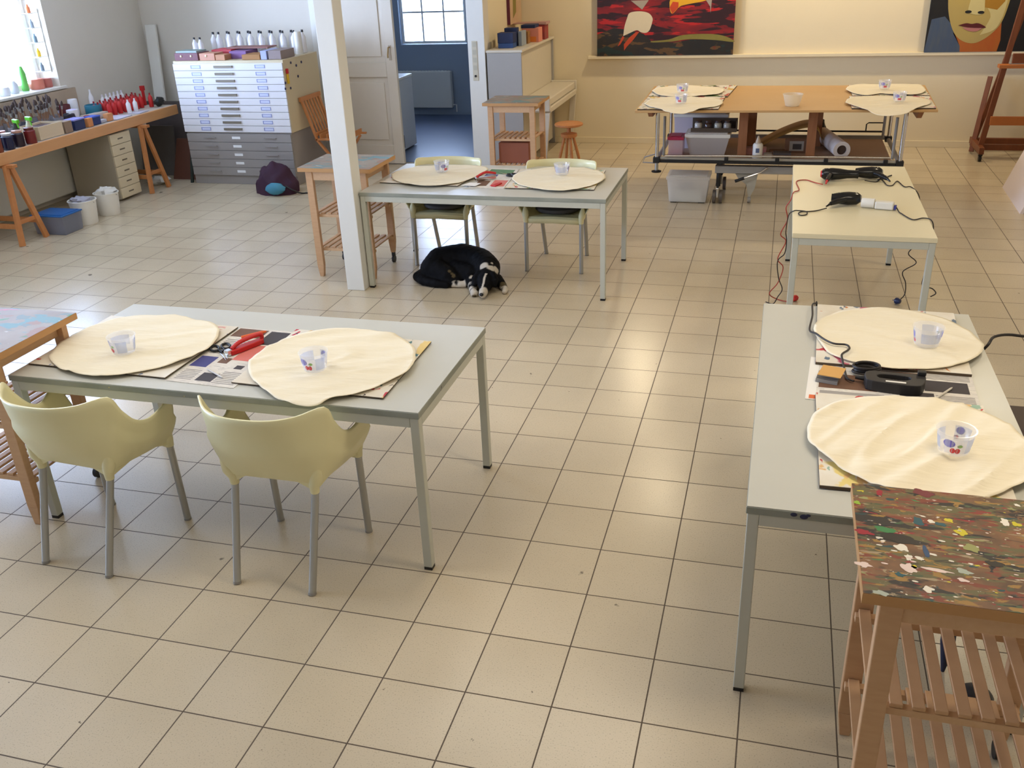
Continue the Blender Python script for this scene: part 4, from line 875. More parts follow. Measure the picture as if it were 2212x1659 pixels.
for (a, b_) in ((-0.87, 'left'), (1.42, 'right')):
    B = MB(); B.hexa([(a-0.02, 6.52, 0.80), (a+0.02, 6.52, 0.80), (a+0.02, 7.6, 0.80), (a-0.02, 7.6, 0.80)], [(a-0.02, 6.40, BZ-0.0205), (a+0.02, 6.40, BZ-0.0205), (a+0.02, 7.7, BZ-0.0205), (a-0.02, 7.7, BZ-0.0205)])
    small('batten', B, M_plank, 'wooden batten under the %s end of the brown tabletop' % b_, 'batten', 'battens under the brown tabletop')
# boards and cloths on it
def q(p): return p
board('painted board with green edge under the far left cloth of the display table', [(-0.97, 7.07), (-0.22, 7.05), (-0.17, 7.78), (-0.97, 7.76)], BZ+0.0006, M_bd[4], 0.012)
board('stained board under the near left cloth of the display table', [(-0.965, 6.31), (-0.255, 6.34), (-0.24, 7.03), (-0.965, 7.03)], BZ+0.0006, M_bd[1], 0.012)
board('painted board under the far right cloth of the display table', [(0.90, 7.09), (1.56, 7.11), (1.56, 7.78), (0.90, 7.76)], BZ+0.0006, M_bd[4], 0.012)
board('pink-stained board under the near right cloth of the display table', [(0.86, 6.40), (1.53, 6.42), (1.55, 7.06), (0.87, 7.05)], BZ+0.0006, M_bd[2], 0.012)
PT = (-0.98, 1.56, 6.32, 7.82)
cloth('oval cream cloth at the far left of the brown display table', [(-0.974, 7.326), (-0.946, 7.518), (-0.825, 7.657), (-0.623, 7.681), (-0.457, 7.620), (-0.306, 7.507), (-0.271, 7.344), (-0.304, 7.137), (-0.410, 7.036), (-0.554, 6.985), (-0.744, 6.985), (-0.872, 7.063)], BZ+0.0165, 7.0, amp=0.005)
cloth('oval cream cloth at the near left of the brown display table, hanging over its edge', [(-0.933, 6.529), (-0.922, 6.741), (-0.847, 6.863), (-0.706, 6.962), (-0.399, 6.912), (-0.272, 6.791), (-0.235, 6.605), (-0.262, 6.447), (-0.319, 6.359), (-0.415, 6.28), (-0.469, 6.19), (-0.532, 6.13), (-0.603, 6.13), (-0.684, 6.18), (-0.756, 6.264), (-0.857, 6.372)], BZ+0.0165, 8.0, (-1.1, 2, 6.30, 9), 0.005)
cloth('oval cream cloth at the far right of the brown display table', [(0.855, 7.407), (0.888, 7.592), (0.985, 7.727), (1.223, 7.748), (1.442, 7.742), (1.545, 7.686), (1.558, 7.422), (1.532, 7.246), (1.447, 7.100), (1.242, 7.102), (1.142, 7.151), (1.031, 7.054), (0.930, 7.128)], BZ+0.0165, 9.0, amp=0.005)
cloth('oval cream cloth at the near right of the brown display table, hanging over its edge', [(0.816, 6.637), (0.853, 6.841), (0.956, 6.959), (1.097, 7.006), (1.300, 6.982), (1.430, 6.935), (1.514, 6.797), (1.513, 6.620), (1.444, 6.470), (1.330, 6.282), (1.270, 6.18), (1.201, 6.13), (1.090, 6.13), (1.022, 6.18), (0.981, 6.275), (0.892, 6.420)], BZ+0.0165, 10.0, (-1.1, 2, 6.36, 9), 0.005)
# storage under it
def crate(name, label, x0, x1, y0, y1, z0, z1, m, mlid, taper=0.03, lid=0.035, group=None, content=None):
    t = thing(name, label, 'box', ((x0+x1)/2, (y0+y1)/2, z0), 0, group); w, d, h = (x1-x0)/2, (y1-y0)/2, z1-z0
    B = MB(); a = w-taper; c = d-taper; k = 0.004
    o0 = [(-a, -c, 0), (a, -c, 0), (a, c, 0), (-a, c, 0)]; o1 = [(-w+.008, -d+.008, h-lid), (w-.008, -d+.008, h-lid), (w-.008, d-.008, h-lid), (-w+.008, d-.008, h-lid)]
    i0 = [(x*(1-k/a), y*(1-k/c), k) for x, y, _ in o0]; i1 = [(x*(1-k/w), y*(1-k/d), zz) for x, y, zz in o1]
    vs = o0+o1+i0+i1; fs = [(3, 2, 1, 0), (8, 9, 10, 11)]
    for j in range(4):
        n = (j+1) % 4; fs += [(j, n, 4+n, 4+j), (8+n, 8+j, 12+j, 12+n), (4+j, 4+n, 12+n, 12+j)]
    B.add(vs, fs); B.build('tub', m, t, bevel=0.003)
    if mlid: 
        L = MB(); L.box(-w, w, -d, d, h-lid+0.0005, h-0.006); L.box(-w+0.025, w-0.025, -d+0.025, d-0.025, h-0.0059, h); L.build('lid', mlid, t, bevel=0.004)
    return t
b1 = crate('storage_box', 'translucent lidded storage box on the floor under the bed frame', -0.71, -0.31, 6.50, 6.80, 0.012, 0.262, M_frost, M_frost, 0.03)
for sx in (-1, 1): MB().box(sx*0.13-0.03, sx*0.13+0.03, -0.10, 0.10, -0.012, -0.0005).build('runner', M_black, b1)
small('grey_tin', MB().lathe([(0, 0), (0.06, 0), (0.06, 0.05), (0, 0.05)], n=24), mat('tin_slate', (112, 110, 122), 0.5), 'round grey tin inside the box on the floor', 'tin', smooth=True, loc=(-0.53, 6.63, 0.12))
small('paper_stack', MB().box(-0.13, 0.13, -0.09, 0.09, 0, 0.10), mat('stack_pale', (206, 206, 196), 0.8), 'stack of pale paper inside the box on the floor', 'paper', loc=(-0.51, 6.65, 0.0175))
ZD = 0.4056
crate('storage_box', 'white plastic tub with lid under the near left cloth, on the bed frame', -0.57, -0.155, 6.68, 6.98, ZD, 0.62, milky('milky_white', (236, 230, 226), 0.3), M_plast, 0.05, 0.04)
pb = crate('storage_box', 'clear tub with crimson lid at the left end of the bed frame', -0.725, -0.575, 6.64, 6.86, ZD, 0.60, milky('clear_pinkish', (236, 214, 216), 0.5), mat('crimson_lid', (168, 34, 70), 0.4), 0.01, 0.035)
small('red_pieces', MB().blob((0, 0, 0.03), 0.05, 0.07, 0.03, jit=0.3), M_red, 'heap of red pieces inside the crimson-lidded tub', 'pieces', loc=(-0.65, 6.75, ZD+0.006))
crate('storage_box', 'large white plastic crate at the back under the left cloths, on the bed frame', -0.72, -0.20, 7.05, 7.40, ZD, 0.74, mat('lilac_white', (202, 192, 200), 0.5), M_plast, 0.02)
tr = thing('jar_tray', 'brown cardboard tray holding lidded jars, on the white tub', 'tray', (-0.315, 6.855, 0.621))
B = MB(); B.box(-0.21, 0.21, -0.09, 0.09, 0, 0.008); B.box(-0.21, 0.21, -0.09, -0.082, 0.0081, 0.035); B.box(-0.21, 0.21, 0.082, 0.09, 0.0081, 0.10); B.box(0.202, 0.21, -0.0819, 0.0819, 0.0081, 0.10); B.build('tray', M_core, tr)
for i, x in enumerate((-0.145, -0.055, 0.035, 0.12)):
    t = thing('paint_jar', ['glass jar with dark lid', 'dark brown glass jar', 'glass jar with grey lid', 'rightmost glass jar'][i]+' in the cardboard tray under the display table', 'jar', (-0.315+x, 6.83, 0.6295), 0, 'jars in the cardboard tray')
    MB().lathe([(0, 0), (0.034, 0), (0.036, 0.006), (0.036, 0.055), (0.027, 0.068), (0, 0.068)], n=20).build('glass', mat('jar_glass%d' % i, [(196, 190, 180), (70, 48, 40), (180, 176, 160), (176, 170, 160)][i], 0.15), t, smooth=True)
    MB().lathe([(0, 0.0685), (0.030, 0.0685), (0.030, 0.086), (0, 0.086)], n=20).build('lid', mat('dark_lid', (60, 44, 44), 0.4), t, smooth=True)
sb = thing('squeeze_bottle', 'white squeeze bottle with pointed cap on the bed frame', 'bottle', (0.10, 6.66, ZD))
MB().lathe([(0, 0), (0.042, 0), (0.045, 0.01), (0.045, 0.125), (0.035, 0.14), (0, 0.145)], n=24).build('body', M_plast, sb, smooth=True)
MB().lathe([(0.024, 0.1415), (0.022, 0.16), (0.006, 0.205), (0, 0.206)], n=18).build('cap', mat('beige_cap', (196, 176, 150), 0.4), sb, smooth=True)
MB().box(-0.016, 0.016, -0.0462, -0.0455, 0.06, 0.10).build('label_mark', mat('label_blue_grey', (90, 100, 130), 0.5), sb)
rl = thing('paper_roll', 'thick roll of white paper lying across the right half of the bed frame', 'paper roll', (0, 0, 0))
a, c = Vector((0.835, 6.68, ZD+0.082)), Vector((0.69, 7.45, ZD+0.075)); d = (c-a)
n = 36; u = d.normalized().cross(Vector((0, 0, 1))).normalized(); w = u.cross(d.normalized())
B = MB(); vs = []; fs = []
for (s, r) in ((0, 0.042), (0, 0.075), (1, 0.070), (1, 0.042)):
    for k in range(n): an = 2*PI*k/n; vs.append(a+d*s+(u*math.cos(an)+w*math.sin(an))*r)
for j in range(4):
    for k in range(n): fs.append((j*n+k, j*n+(k+1) % n, ((j+1) % 4)*n+(k+1) % n, ((j+1) % 4)*n+k))
B.add(vs, fs).build('paper', mat('roll_paper', (222, 214, 210), 0.7), rl, smooth=True)
MB().tube([a+d*0.02, a+d*0.98], 0.0415, 24).build('core', mat('cardboard_core', (70, 54, 46), 0.9), rl, smooth=True)
B = MB(); P_ = smoothpath([(0.12, 0, 0.44), (0.30, 0, 0.54), (0.50, 0, 0.615), (0.62, 0, 0.60), (0.67, 0, 0.50)], 6)
vs = []; 
for p in P_: vs += [(p.x, 7.05, p.z), (p.x, 7.45, p.z)]
B.add(vs, [(2*i, 2*i+2, 2*i+3, 2*i+1) for i in range(len(P_)-1)]); small('bent_cardboard', B, mat('yellow_card', (170, 128, 62), 0.7), 'curved yellow-brown card sheet bulging behind the right plank', 'card', smooth=True, solid=0.006)
small('dark_bag', MB().blob((0, 0, 0.11), 0.05, 0.07, 0.10, jit=0.3), M_black, 'black bag behind the paper roll on the bed frame', 'bag', smooth=True, loc=(0.665, 7.54, ZD))
for i, (x0, x1, y, h, m, nm, lb, ct) in enumerate(((0.20, 0.36, 6.9, 0.03, 'photo_brown', 'book', 'brown book lying flat on the bed frame left of the right plank', 'book'), (0.24, 0.40, 6.72, 0.05, 'photo_dark', 'book', 'dark book near the front rail of the bed frame', 'book'), (-0.02+0.19, 0.27, 6.72, 0.035, 'print_grey', 'paint_tin', 'flat grey tin beside the squeeze bottle', 'tin'))):
    if i == 2: x0, x1 = 0.155, 0.232
    small(nm, MB().box(x0, x1, y-0.05, y+0.05, ZD, ZD+h), MC[m], lb, ct, bevel=0.002)
mg = thing('magazine', 'magazine with red and grey cover standing behind the planks on the bed frame', 'magazine', (0.44, 6.93, ZD)); MB().box(-0.1, 0.1, -0.008, 0.008, 0, 0.13).build('pages', NEWSC[0], mg); MB().box(-0.06, 0.07, -0.0092, -0.0082, 0.02, 0.11).build('cover_picture', NEWSC[5], mg); MB().box(-0.03, 0.05, -0.0104, -0.0094, 0.035, 0.085).build('cover_block', NEWSC[1], mg)
small('red_striped_box', MB().box(-0.10, 0.10, -0.05, 0.05, 0, 0.06), mat('box_red_white', (190, 160, 150), 0.6, col2=(170, 50, 44), noise_scale=12), 'low red and white box between the left plank and the squeeze bottle', 'box', loc=(0.075, 6.86, ZD), bevel=0.002)

# ---------------------------------------------------------------- paintings on the ledge
def flat_poly(B, pts, y, mi, sm=False):
    if sm: pts = [(q.x, q.z) for q in smoothpath([(p[0], 0, p[1]) for p in pts]+[(pts[0][0], 0, pts[0][1])], 4)[:-1]]
    B.mi = mi; B.plate([(x, y, z) for x, z in pts], (0, -0.0012, 0))
PC = [splat('painting_red', (96, 12, 18), (150, 20, 22), [((46, 10, 16), 3.2, 0.50, (0.6, 1, 3.2), 101), ((186, 26, 22), 4.5, 0.60, (0.6, 1, 3.6), 102), ((70, 10, 26), 5, 0.62, (0.7, 1, 3), 103)], 0.5, 3, (0.7, 1, 2.5)),
      splat('painting_dark', (26, 26, 24), (44, 34, 22), [((96, 68, 34), 6, 0.57, (0.7, 1, 2), 111), ((24, 44, 42), 5, 0.58, (0.8, 1, 2), 112), ((110, 50, 24), 9, 0.67, (0.8, 1, 2), 113)], 0.5, 4),
      mat('oil_white', (226, 210, 176), 0.5, noise_amt=0.06), mat('oil_orange', (206, 72, 22), 0.5, noise_amt=0.2), mat('oil_yellow', (232, 170, 30), 0.5, noise_amt=0.12), mat('oil_olive', (142, 130, 56), 0.5, noise_amt=0.25), mat('oil_grey', (170, 156, 140), 0.5, noise_amt=0.15)]
pt1 = thing('painting', 'red and black abstract painting with a white beaked shape, left on the ledge', 'painting', (-1.885, 9.262, 1.0355), 0, 'paintings on the picture ledge')
MB().box(0, 1.578, -0.0, 0.03, 0, 1.25).build('canvas', PC[0], pt1, bevel=0.002)
B = MB(); y = -0.0005
cv = lambda P: [((a-135)*0.000829, (768-b)*0.000765) for a, b in P]
flat_poly(B, [(0.0, 0.0), (1.578, 0.0), (1.578, 0.15), (1.35, 0.165), (1.1, 0.17), (0.9, 0.14), (0.65, 0.15), (0.55, 0.24), (0.35, 0.29), (0.2, 0.31), (0.0, 0.24)], y, 1)
flat_poly(B, cv([(510, 480), (525, 350), (560, 230), (600, 150), (740, 133), (860, 160), (917, 230), (912, 300), (880, 400), (830, 440), (760, 430), (700, 400), (600, 440)]), y-0.0014, 2, True)
flat_poly(B, cv([(690, 425), (735, 425), (650, 540), (560, 640), (525, 690), (520, 600), (600, 500)]), y-0.0028, 3)
flat_poly(B, cv([(500, 480), (528, 500), (470, 600), (430, 630)]), y-0.0028, 3)
flat_poly(B, cv([(610, -20), (860, -20), (770, 110)]), y-0.0014, 6)
flat_poly(B, cv([(1150, 100), (1200, -60), (1660, -60), (1640, 5), (1400, 50), (1290, 80), (1190, 180)]), y-0.0014, 4, True)
flat_poly(B, cv([(1150, 90), (1190, 10), (1270, 20), (1270, 90), (1190, 182)]), y-0.0028, 3)
flat_poly(B, cv([(900, 560), (1150, 540), (1350, 480), (1700, 470), (1900, 500), (2030, 560), (2030, 590), (1800, 560), (1450, 540), (1200, 570), (930, 580)]), y-0.0014, 5, True)
flat_poly(B, cv([(1640, 0), (1700, 90), (1710, 180), (1720, 0)]), y-0.0014, 6)
B.build('painted_shapes', PC, pt1)
F = [mat('oil_black', (22, 22, 24), 0.5), mat('oil_blue', (52, 74, 110), 0.5, col2=(88, 96, 100), noise_scale=5, stretch=(5, 1, 1)), mat('oil_skin', (186, 160, 82), 0.5, col2=(170, 150, 96), noise_scale=3), mat('oil_neck', (176, 70, 30), 0.5, col2=(170, 110, 40), noise_scale=4, stretch=(2, 1, 0.6)), mat('oil_lip_dark', (84, 20, 26), 0.5), mat('oil_lip_pink', (180, 116, 110), 0.5), mat('oil_skin_light', (206, 190, 130), 0.5, noise_amt=0.08), mat('oil_ochre', (168, 120, 34), 0.5, noise_amt=0.1)]
pt2 = thing('painting', 'painting of a yellow-toned face with dark red lips, right on the ledge', 'painting', (1.732, 9.262, 1.0355), 0, 'paintings on the picture ledge')
MB().box(0, 1.0, 0.0, 0.03, 0, 1.25).build('canvas', F[0], pt2, bevel=0.002)
cv = lambda P: [((a-125)*0.00128, (383-b)*0.00138) for a, b in P]
B = MB()
flat_poly(B, cv([(125, 383), (150, 140), (250, 120), (300, 170), (400, 340), (405, 383)]), y, 1)
flat_poly(B, cv([(330, 240), (400, 340), (405, 383), (690, 383), (705, 300), (690, 170), (500, 260)]), y, 3)
flat_poly(B, cv([(250, -60), (265, 60), (300, 170), (350, 255), (420, 305), (500, 320), (570, 295), (640, 240), (690, 170), (718, 60), (728, -60), (700, -240), (600, -340), (490, -370), (360, -340), (270, -220)]), y-0.0014, 2, True)
flat_poly(B, cv([(540, 260), (640, 225), (685, 150), (705, 40), (700, -60), (560, 30), (600, 130)]), y-0.0028, 6, True)
flat_poly(B, cv([(540, 60), (640, 80), (690, 20), (690, -60), (540, -60)]), y-0.0035, 7)
flat_poly(B, cv([(450, -120), (505, -120), (545, 70), (530, 108), (490, 112), (440, 100), (420, 70)]), y-0.0042, 6, True)
for cx_, cz_ in ((424, 90), (521, 96)): flat_poly(B, cv([(cx_+26*math.cos(k*PI/5), cz_+11*math.sin(k*PI/5)) for k in range(10)]), y-0.0056, 0)
flat_poly(B, cv([(362, 187), (420, 172), (465, 178), (515, 174), (578, 205), (520, 208), (440, 203)]), y-0.0056, 4, True)
flat_poly(B, cv([(395, 200), (440, 205), (545, 208), (505, 233), (440, 226)]), y-0.0049, 5, True)
for s in (-1, 1): flat_poly(B, cv([(480+s*110+40*math.cos(k*PI/6), -130+14*math.sin(k*PI/6)) for k in range(12)]), y-0.0056, 4)
B.build('painted_shapes', F, pt2)
# small painting on the side wall above the piano
pt3 = thing('painting', 'narrow painting with purple edge on the side wall above the grey cabinet', 'painting', (SX+0.002, 8.80, 1.44))
MB().box(0, 0.035, 0, 0.50, 0, 0.7).build('canvas', mat('oil_beige', (214, 190, 150), 0.6, col2=(196, 150, 120), noise_scale=5), pt3)
MB().box(0, 0.035, -0.012, -0.0005, 0, 0.7).build('canvas_side', mat('purple_edge', (100, 34, 58), 0.6), pt3)
B = MB(); B.plate([(0.0356, 0.12, 0.06), (0.0356, 0.26, 0.12), (0.0356, 0.28, 0.55), (0.0356, 0.15, 0.6)], (0.001, 0, 0)); B.build('painted_shape', PC[5], pt3)

# ---------------------------------------------------------------- piano, its boxes, stool
M_pian = mat('piano_paint', (214, 204, 184), 0.4, noise_amt=0.04)
M_pians = mat('piano_side_grey', (168, 164, 158), 0.5, noise_amt=0.04)
pn = thing('upright_piano', 'pale upright piano standing against the side wall', 'piano', (-2.82, 7.825, 0))
MB().box(0.0, 0.36, 0.022, 1.488, 0.06, 1.235).build('case', M_pian, pn, bevel=0.006)
for yy in (0.0, 1.4885): MB().box(0.0, 0.385, yy, yy+0.0215, 0, 1.235).build('side_panel', M_pians, pn, bevel=0.004)
MB().box(-0.005, 0.40, -0.01, 1.505, 1.2355, 1.262).build('lid', M_pian, pn, bevel=0.006)
B = MB()
for yy in (0.03, 1.435): B.prism([(0.3605, yy), (0.68, yy), (0.68, yy+0.045), (0.3605, yy+0.045)], 0.62, 0.76)
B.box(0.3605, 0.68, 0.0755, 1.4345, 0.60, 0.66); B.build('key_bed', M_pian, pn, bevel=0.01)
MB().box(0.362, 0.66, 0.076, 1.434, 0.665, 0.745).build('fallboard', M_pian, pn, bevel=0.012)
for yy in (0.04, 1.43): 
    B = MB(); B.hexa([(0.56, yy, 0.0), (0.62, yy, 0.0), (0.62, yy+0.035, 0), (0.56, yy+0.035, 0)], [(0.60, yy, 0.6), (0.675, yy, 0.6), (0.675, yy+0.035, 0.6), (0.60, yy+0.035, 0.6)]); B.build('leg', M_pian, pn, bevel=0.004)
def carton(name, label, x0, x1, y0, y1, z0, z1, m, cat='box', parent=None, group=None): return small(name, MB().box(x0, x1, y0, y1, z0, z1), m, label, cat, group, bevel=0.003)
PZ = 1.2627
M_navy = mat('navy_card', (28, 44, 86), 0.6); M_blue2 = mat('blue_card', (44, 76, 130), 0.6); M_pink = mat('salmon_card', (222, 138, 116), 0.6)
t = thing('gift_box', 'dark blue box with lighter blue base, nearest of the boxes on the piano', 'box', (-2.66, 8.09, PZ), 0, 'boxes on the piano')
MB().box(-0.085, 0.085, -0.07, 0.07, 0, 0.05).build('base', M_blue2, t, bevel=0.003); MB().box(-0.088, 0.088, -0.073, 0.073, 0.0505, 0.155).build('lid', M_navy, t, bevel=0.003)
carton('gift_box', 'navy box standing behind the blue one on the piano', -2.72, -2.58, 8.20, 8.30, PZ, PZ+0.19, M_navy, group='boxes on the piano')
carton('book', 'pale blue and grey book standing next to the navy box on the piano', -2.57, -2.53, 8.22, 8.42, PZ, PZ+0.15, mat('grey_blue_card', (150, 160, 170), 0.6), 'book')
carton('tea_tin', 'ochre patterned tin in the middle of the piano lid', -2.64, -2.52, 8.46, 8.56, PZ, PZ+0.13, mat('ochre_tin', (186, 140, 60), 0.5, col2=(110, 60, 60), noise_scale=25), 'tin')
t = thing('gift_box', 'salmon pink box with navy lid and orange front on the piano', 'box', (-2.54, 8.72, PZ), 0, 'boxes on the piano')
MB().box(-0.10, 0.10, -0.09, 0.09, 0, 0.15).build('base', M_pink, t, bevel=0.003); MB().box(-0.104, 0.06, -0.094, 0.094, 0.1505, 0.185).build('lid', M_navy, t, bevel=0.003); MB().box(-0.03, 0.07, -0.0915, -0.0905, 0.005, 0.06).build('front_patch', mat('orange_card', (232, 130, 50), 0.6), t)
t = thing('gift_box', 'red box with grey patch and tilted lid at the far end of the piano', 'box', (-2.52, 9.02, PZ), 0, 'boxes on the piano')
MB().box(-0.08, 0.08, -0.09, 0.09, 0, 0.16).build('base', mat('red_card', (196, 44, 38), 0.6, col2=(96, 70, 70), noise_scale=9), t, bevel=0.003)
B = MB(); B.hexa([(-0.3, -0.10, 0.175), (0.10, -0.10, 0.1625), (0.10, 0.10, 0.1625), (-0.3, 0.10, 0.175)], [(-0.3, -0.10, 0.182), (0.10, -0.10, 0.19), (0.10, 0.10, 0.19), (-0.3, 0.10, 0.182)]); B.build('lid', mat('rose_grey_card', (190, 150, 140), 0.6), t)
def stool(label, x, y, h, rs, m, name='stool'):
    t = thing(name, label, 'stool', (x, y, 0))
    MB().lathe([(0, h-0.035), (rs*0.86, h-0.035), (rs, h-0.026), (rs, h-0.008), (rs*0.9, h), (0, h-0.004)], n=32).build('seat', m, t, smooth=True)
    MB().lathe([(0, h-0.15), (0.085, h-0.15), (0.09, h-0.14), (0.09, h-0.115), (0.05, h-0.105), (0.022, h-0.10), (0.022, h-0.0355), (0, h-0.0355)], n=24).build('hub', m, t, smooth=True)
    for k in range(4):
        a = k*PI/2+0.5; MB().tube([(0.05*math.cos(a), 0.05*math.sin(a), h-0.151), (0.10*math.cos(a), 0.10*math.sin(a), (h-0.15)*0.45), (0.14*math.cos(a), 0.14*math.sin(a), 0.0)], [0.014, 0.017, 0.011], 10).build('leg', m, t, smooth=True)
    return t
stool('small round orange-brown wooden stool beside the piano', -1.94, 7.88, 0.50, 0.155, M_pine)
# things on the cart in front of the piano
carton('wooden_crate', 'reddish wooden crate on the bottom shelf of the cart by the doorway', -2.50, -2.18, 7.05, 7.35, 0.2355, 0.44, mat('reddish_wood', (150, 84, 56), 0.6, noise_amt=0.2, noise_scale=9), 'crate')

# ---------------------------------------------------------------- plan chest
M_pc = mat('plan_chest_white', (224, 222, 224), 0.4); M_pcg = mat('plan_chest_grey', (150, 144, 140), 0.45); M_pcside = mat('plan_chest_beige', (206, 190, 156), 0.45); M_hold = mat('label_holder', (150, 160, 210), 0.35, 0.3); M_hand = mat('dark_grey_pull', (130, 120, 104), 0.4, 0.4)
X0, X1, Y0, Y1, ZS = -6.00, -4.70, 6.78, 7.58, 0.56
pc = thing('plan_chest', 'tall white plan chest of ten flat drawers standing on the grey one', 'plan chest', (X0, Y0, ZS+0.001))
w = X1-X0; hh = 1.30-ZS
MB().box(0, w, 0.02, Y1-Y0, 0, hh-0.001).build('body', M_pcside, pc, bevel=0.003)
dh = (hh-0.03)/10
for i in range(10):
    z0 = 0.006+i*dh
    dr = MB().box(0.004, w-0.004, 0.0, 0.0195, z0, z0+dh-0.004).build('drawer', M_pc, pc, bevel=0.002)
    zc = z0+dh*0.5
    B = MB(); B.box(0.50, 0.72, -0.014, -0.0005, zc+0.004, zc+0.011); B.box(0.50, 0.72, -0.014, -0.010, zc-0.012, zc+0.0035); B.build('handle', M_hand, dr, bevel=0.001)
    for xx in (0.22, 0.98):
        B = MB(); B.box(xx, xx+0.115, -0.004, -0.0005, zc-0.017, zc-0.012); B.box(xx, xx+0.115, -0.004, -0.0005, zc+0.012, zc+0.017); B.box(xx, xx+0.006, -0.004, -0.0005, zc-0.0119, zc+0.0119); B.box(xx+0.109, xx+0.115, -0.004, -0.0005, zc-0.0119, zc+0.0119)
        B.build('label_holder', M_hold, dr); MB().box(xx+0.007, xx+0.108, -0.002, -0.0005, zc-0.0115, zc+0.0115).build('card', mat('card_bluish', (206, 210, 232), 0.6), dr)
pg_ = thing('plan_chest', 'grey plan chest of five flat drawers, lower unit under the white one', 'plan chest', (X0+0.015, Y0, 0))
w2_ = X1-X0-0.03
MB().box(0, w2_, 0.02, Y1-Y0, 0, ZS).build('body', M_pcg, pg_, bevel=0.003)
dh = (ZS-0.10)/5*0.985
for i in range(5):
    z0 = 0.10+i*dh
    dr = MB().box(0.004, w2_-0.004, 0.0, 0.0195, z0, z0+dh-0.004).build('drawer', M_pcg, pg_, bevel=0.002)
    zc = z0+dh*0.5
    MB().box(0.56, 0.66, -0.003, -0.0005, zc-0.012, zc+0.014).build('card', mat('card_white', (236, 236, 236), 0.6), dr)
    for xx in (0.22, 0.95): MB().box(xx, xx+0.14, -0.012, -0.0005, zc-0.004, zc+0.004).build('handle', M_pcg, dr)
MAG = [(7.192, 1.235), (7.071, 1.215), (6.96, 1.255), (7.079, 1.105), (6.79, 1.075), (6.885, 1.01), (6.77, 1.02)]
for i, (yy, zz) in enumerate(MAG):
    B = MB(); B.lathe([(0, 0), (0.013, 0), (0.013, 0.006), (0, 0.008)], n=16, M=Matrix.Translation((X1+0.0006, yy, zz)) @ Matrix.Rotation(PI/2, 4, 'Y'))
    small('magnet', B, mat('magnet_navy', (52, 52, 92), 0.4), ['navy magnet nearest the back top corner of the plan chest side', 'navy magnet just left of the rearmost one on the plan chest side', 'navy magnet highest above the yellow tag on the plan chest side', 'lone navy magnet in the middle of the plan chest side', 'navy magnet just below the yellow tag, front edge side, on the plan chest', 'navy magnet lowest on the right, below the yellow tag on the plan chest', 'navy magnet lowest on the left by the front edge of the plan chest side'][i], 'magnet', 'round magnets on the plan chest side', smooth=True)
t = thing('clip', 'red and yellow clip with a yellow tag on the side of the plan chest', 'clip', (X1+0.001, 6.84, 1.06))
B = MB(); B.box(0, 0.02, -0.012, 0.02, 0.10, 0.15); B.build('red_clip', M_red, t, bevel=0.004); MB().box(0, 0.016, -0.01, 0.022, 0.0, 0.099).build('yellow_tag', mat('yellow_tag', (236, 190, 40), 0.5), t, bevel=0.004)
# on top of the plan chest
TZ_ = 1.3015
boxes = [('carton', 'mauve cardboard box with two pale dots at the left front of the plan chest top', -5.98, -5.70, 6.82, 7.05, 0.075, (128, 84, 92), 'box'), ('carton', 'salmon cardboard box at the front of the plan chest top', -5.68, -5.50, 6.82, 7.0, 0.07, (206, 150, 124), 'box'),
         ('folder', 'crimson folder lying behind the salmon box', -5.66, -5.42, 7.03, 7.25, 0.085, (196, 64, 74), 'folder'), ('carton', 'orange-brown carton right of the salmon box', -5.49, -5.38, 6.82, 6.95, 0.055, (196, 140, 104), 'box'),
         ('folder', 'purple folder right of the crimson folder', -5.40, -5.20, 6.95, 7.2, 0.075, (134, 96, 150), 'folder'), ('envelope', 'stack of brown and black envelopes on the right of the plan chest top', -5.19, -4.98, 6.84, 7.08, 0.05, (168, 118, 62), 'envelope'),
         ('folder', 'lilac ring folder near the right edge of the plan chest top', -4.97, -4.90, 6.84, 7.12, 0.085, (170, 176, 220), 'folder'), ('carton', 'mauve-grey shoe box at the right front corner of the plan chest top', -4.885, -4.74, 6.85, 7.15, 0.085, (148, 132, 130), 'box')]
for nm, lb, a0, a1, b0, b1, h, c, cat in boxes:
    small(nm, MB().box(a0, a1, b0, b1, TZ_, TZ_+h), mat('card_%d_%d' % (c[0], c[1]), c, 0.6, noise_amt=0.1), lb, cat, bevel=0.003)
for i, x in enumerate((-5.90, -5.78, -5.60)): small('button', MB().blob((0, 0, 0), 0.011, 0.004, 0.011), mat('pale_button', (240, 230, 190), 0.3), ['left pale knob on the mauve box on the plan chest', 'right pale knob on the mauve box on the plan chest', 'pale knob on the salmon box on the plan chest'][i], 'knob', smooth=True, loc=(x, 6.8155, TZ_+0.045))
small('tray', MB().box(-5.97, -5.72, 6.84, 7.03, TZ_+0.0755, TZ_+0.095), mat('pale_teal_card', (150, 168, 164), 0.5), 'thin pale teal box on top of the mauve box', 'box', bevel=0.002)
small('folder', MB().box(-5.52, -5.02, 7.10, 7.30, TZ_+0.0855, TZ_+0.10), mat('brown_folder', (140, 92, 84), 0.6), 'long brown folder lying across behind the purple one', 'folder', bevel=0.002)
M_bot = mat('white_bottle', (232, 230, 232), 0.25)
def bottle(label, loc, h, r, m, mc, group, cap_h=0.025, name='bottle', cat='bottle'):
    t = thing(name, label, cat, loc, 0, group)
    MB().lathe([(0, 0), (r, 0), (r*1.02, 0.006), (r*1.02, h*0.68), (r*0.4, h*0.85), (r*0.36, h-cap_h), (0, h-cap_h)], n=18).build('body', m, t, smooth=True)
    MB().lathe([(0, h-cap_h+0.0005), (r*0.42, h-cap_h+0.0005), (r*0.36, h), (0, h)], n=14).build('cap', mc, t, smooth=True)
    return t
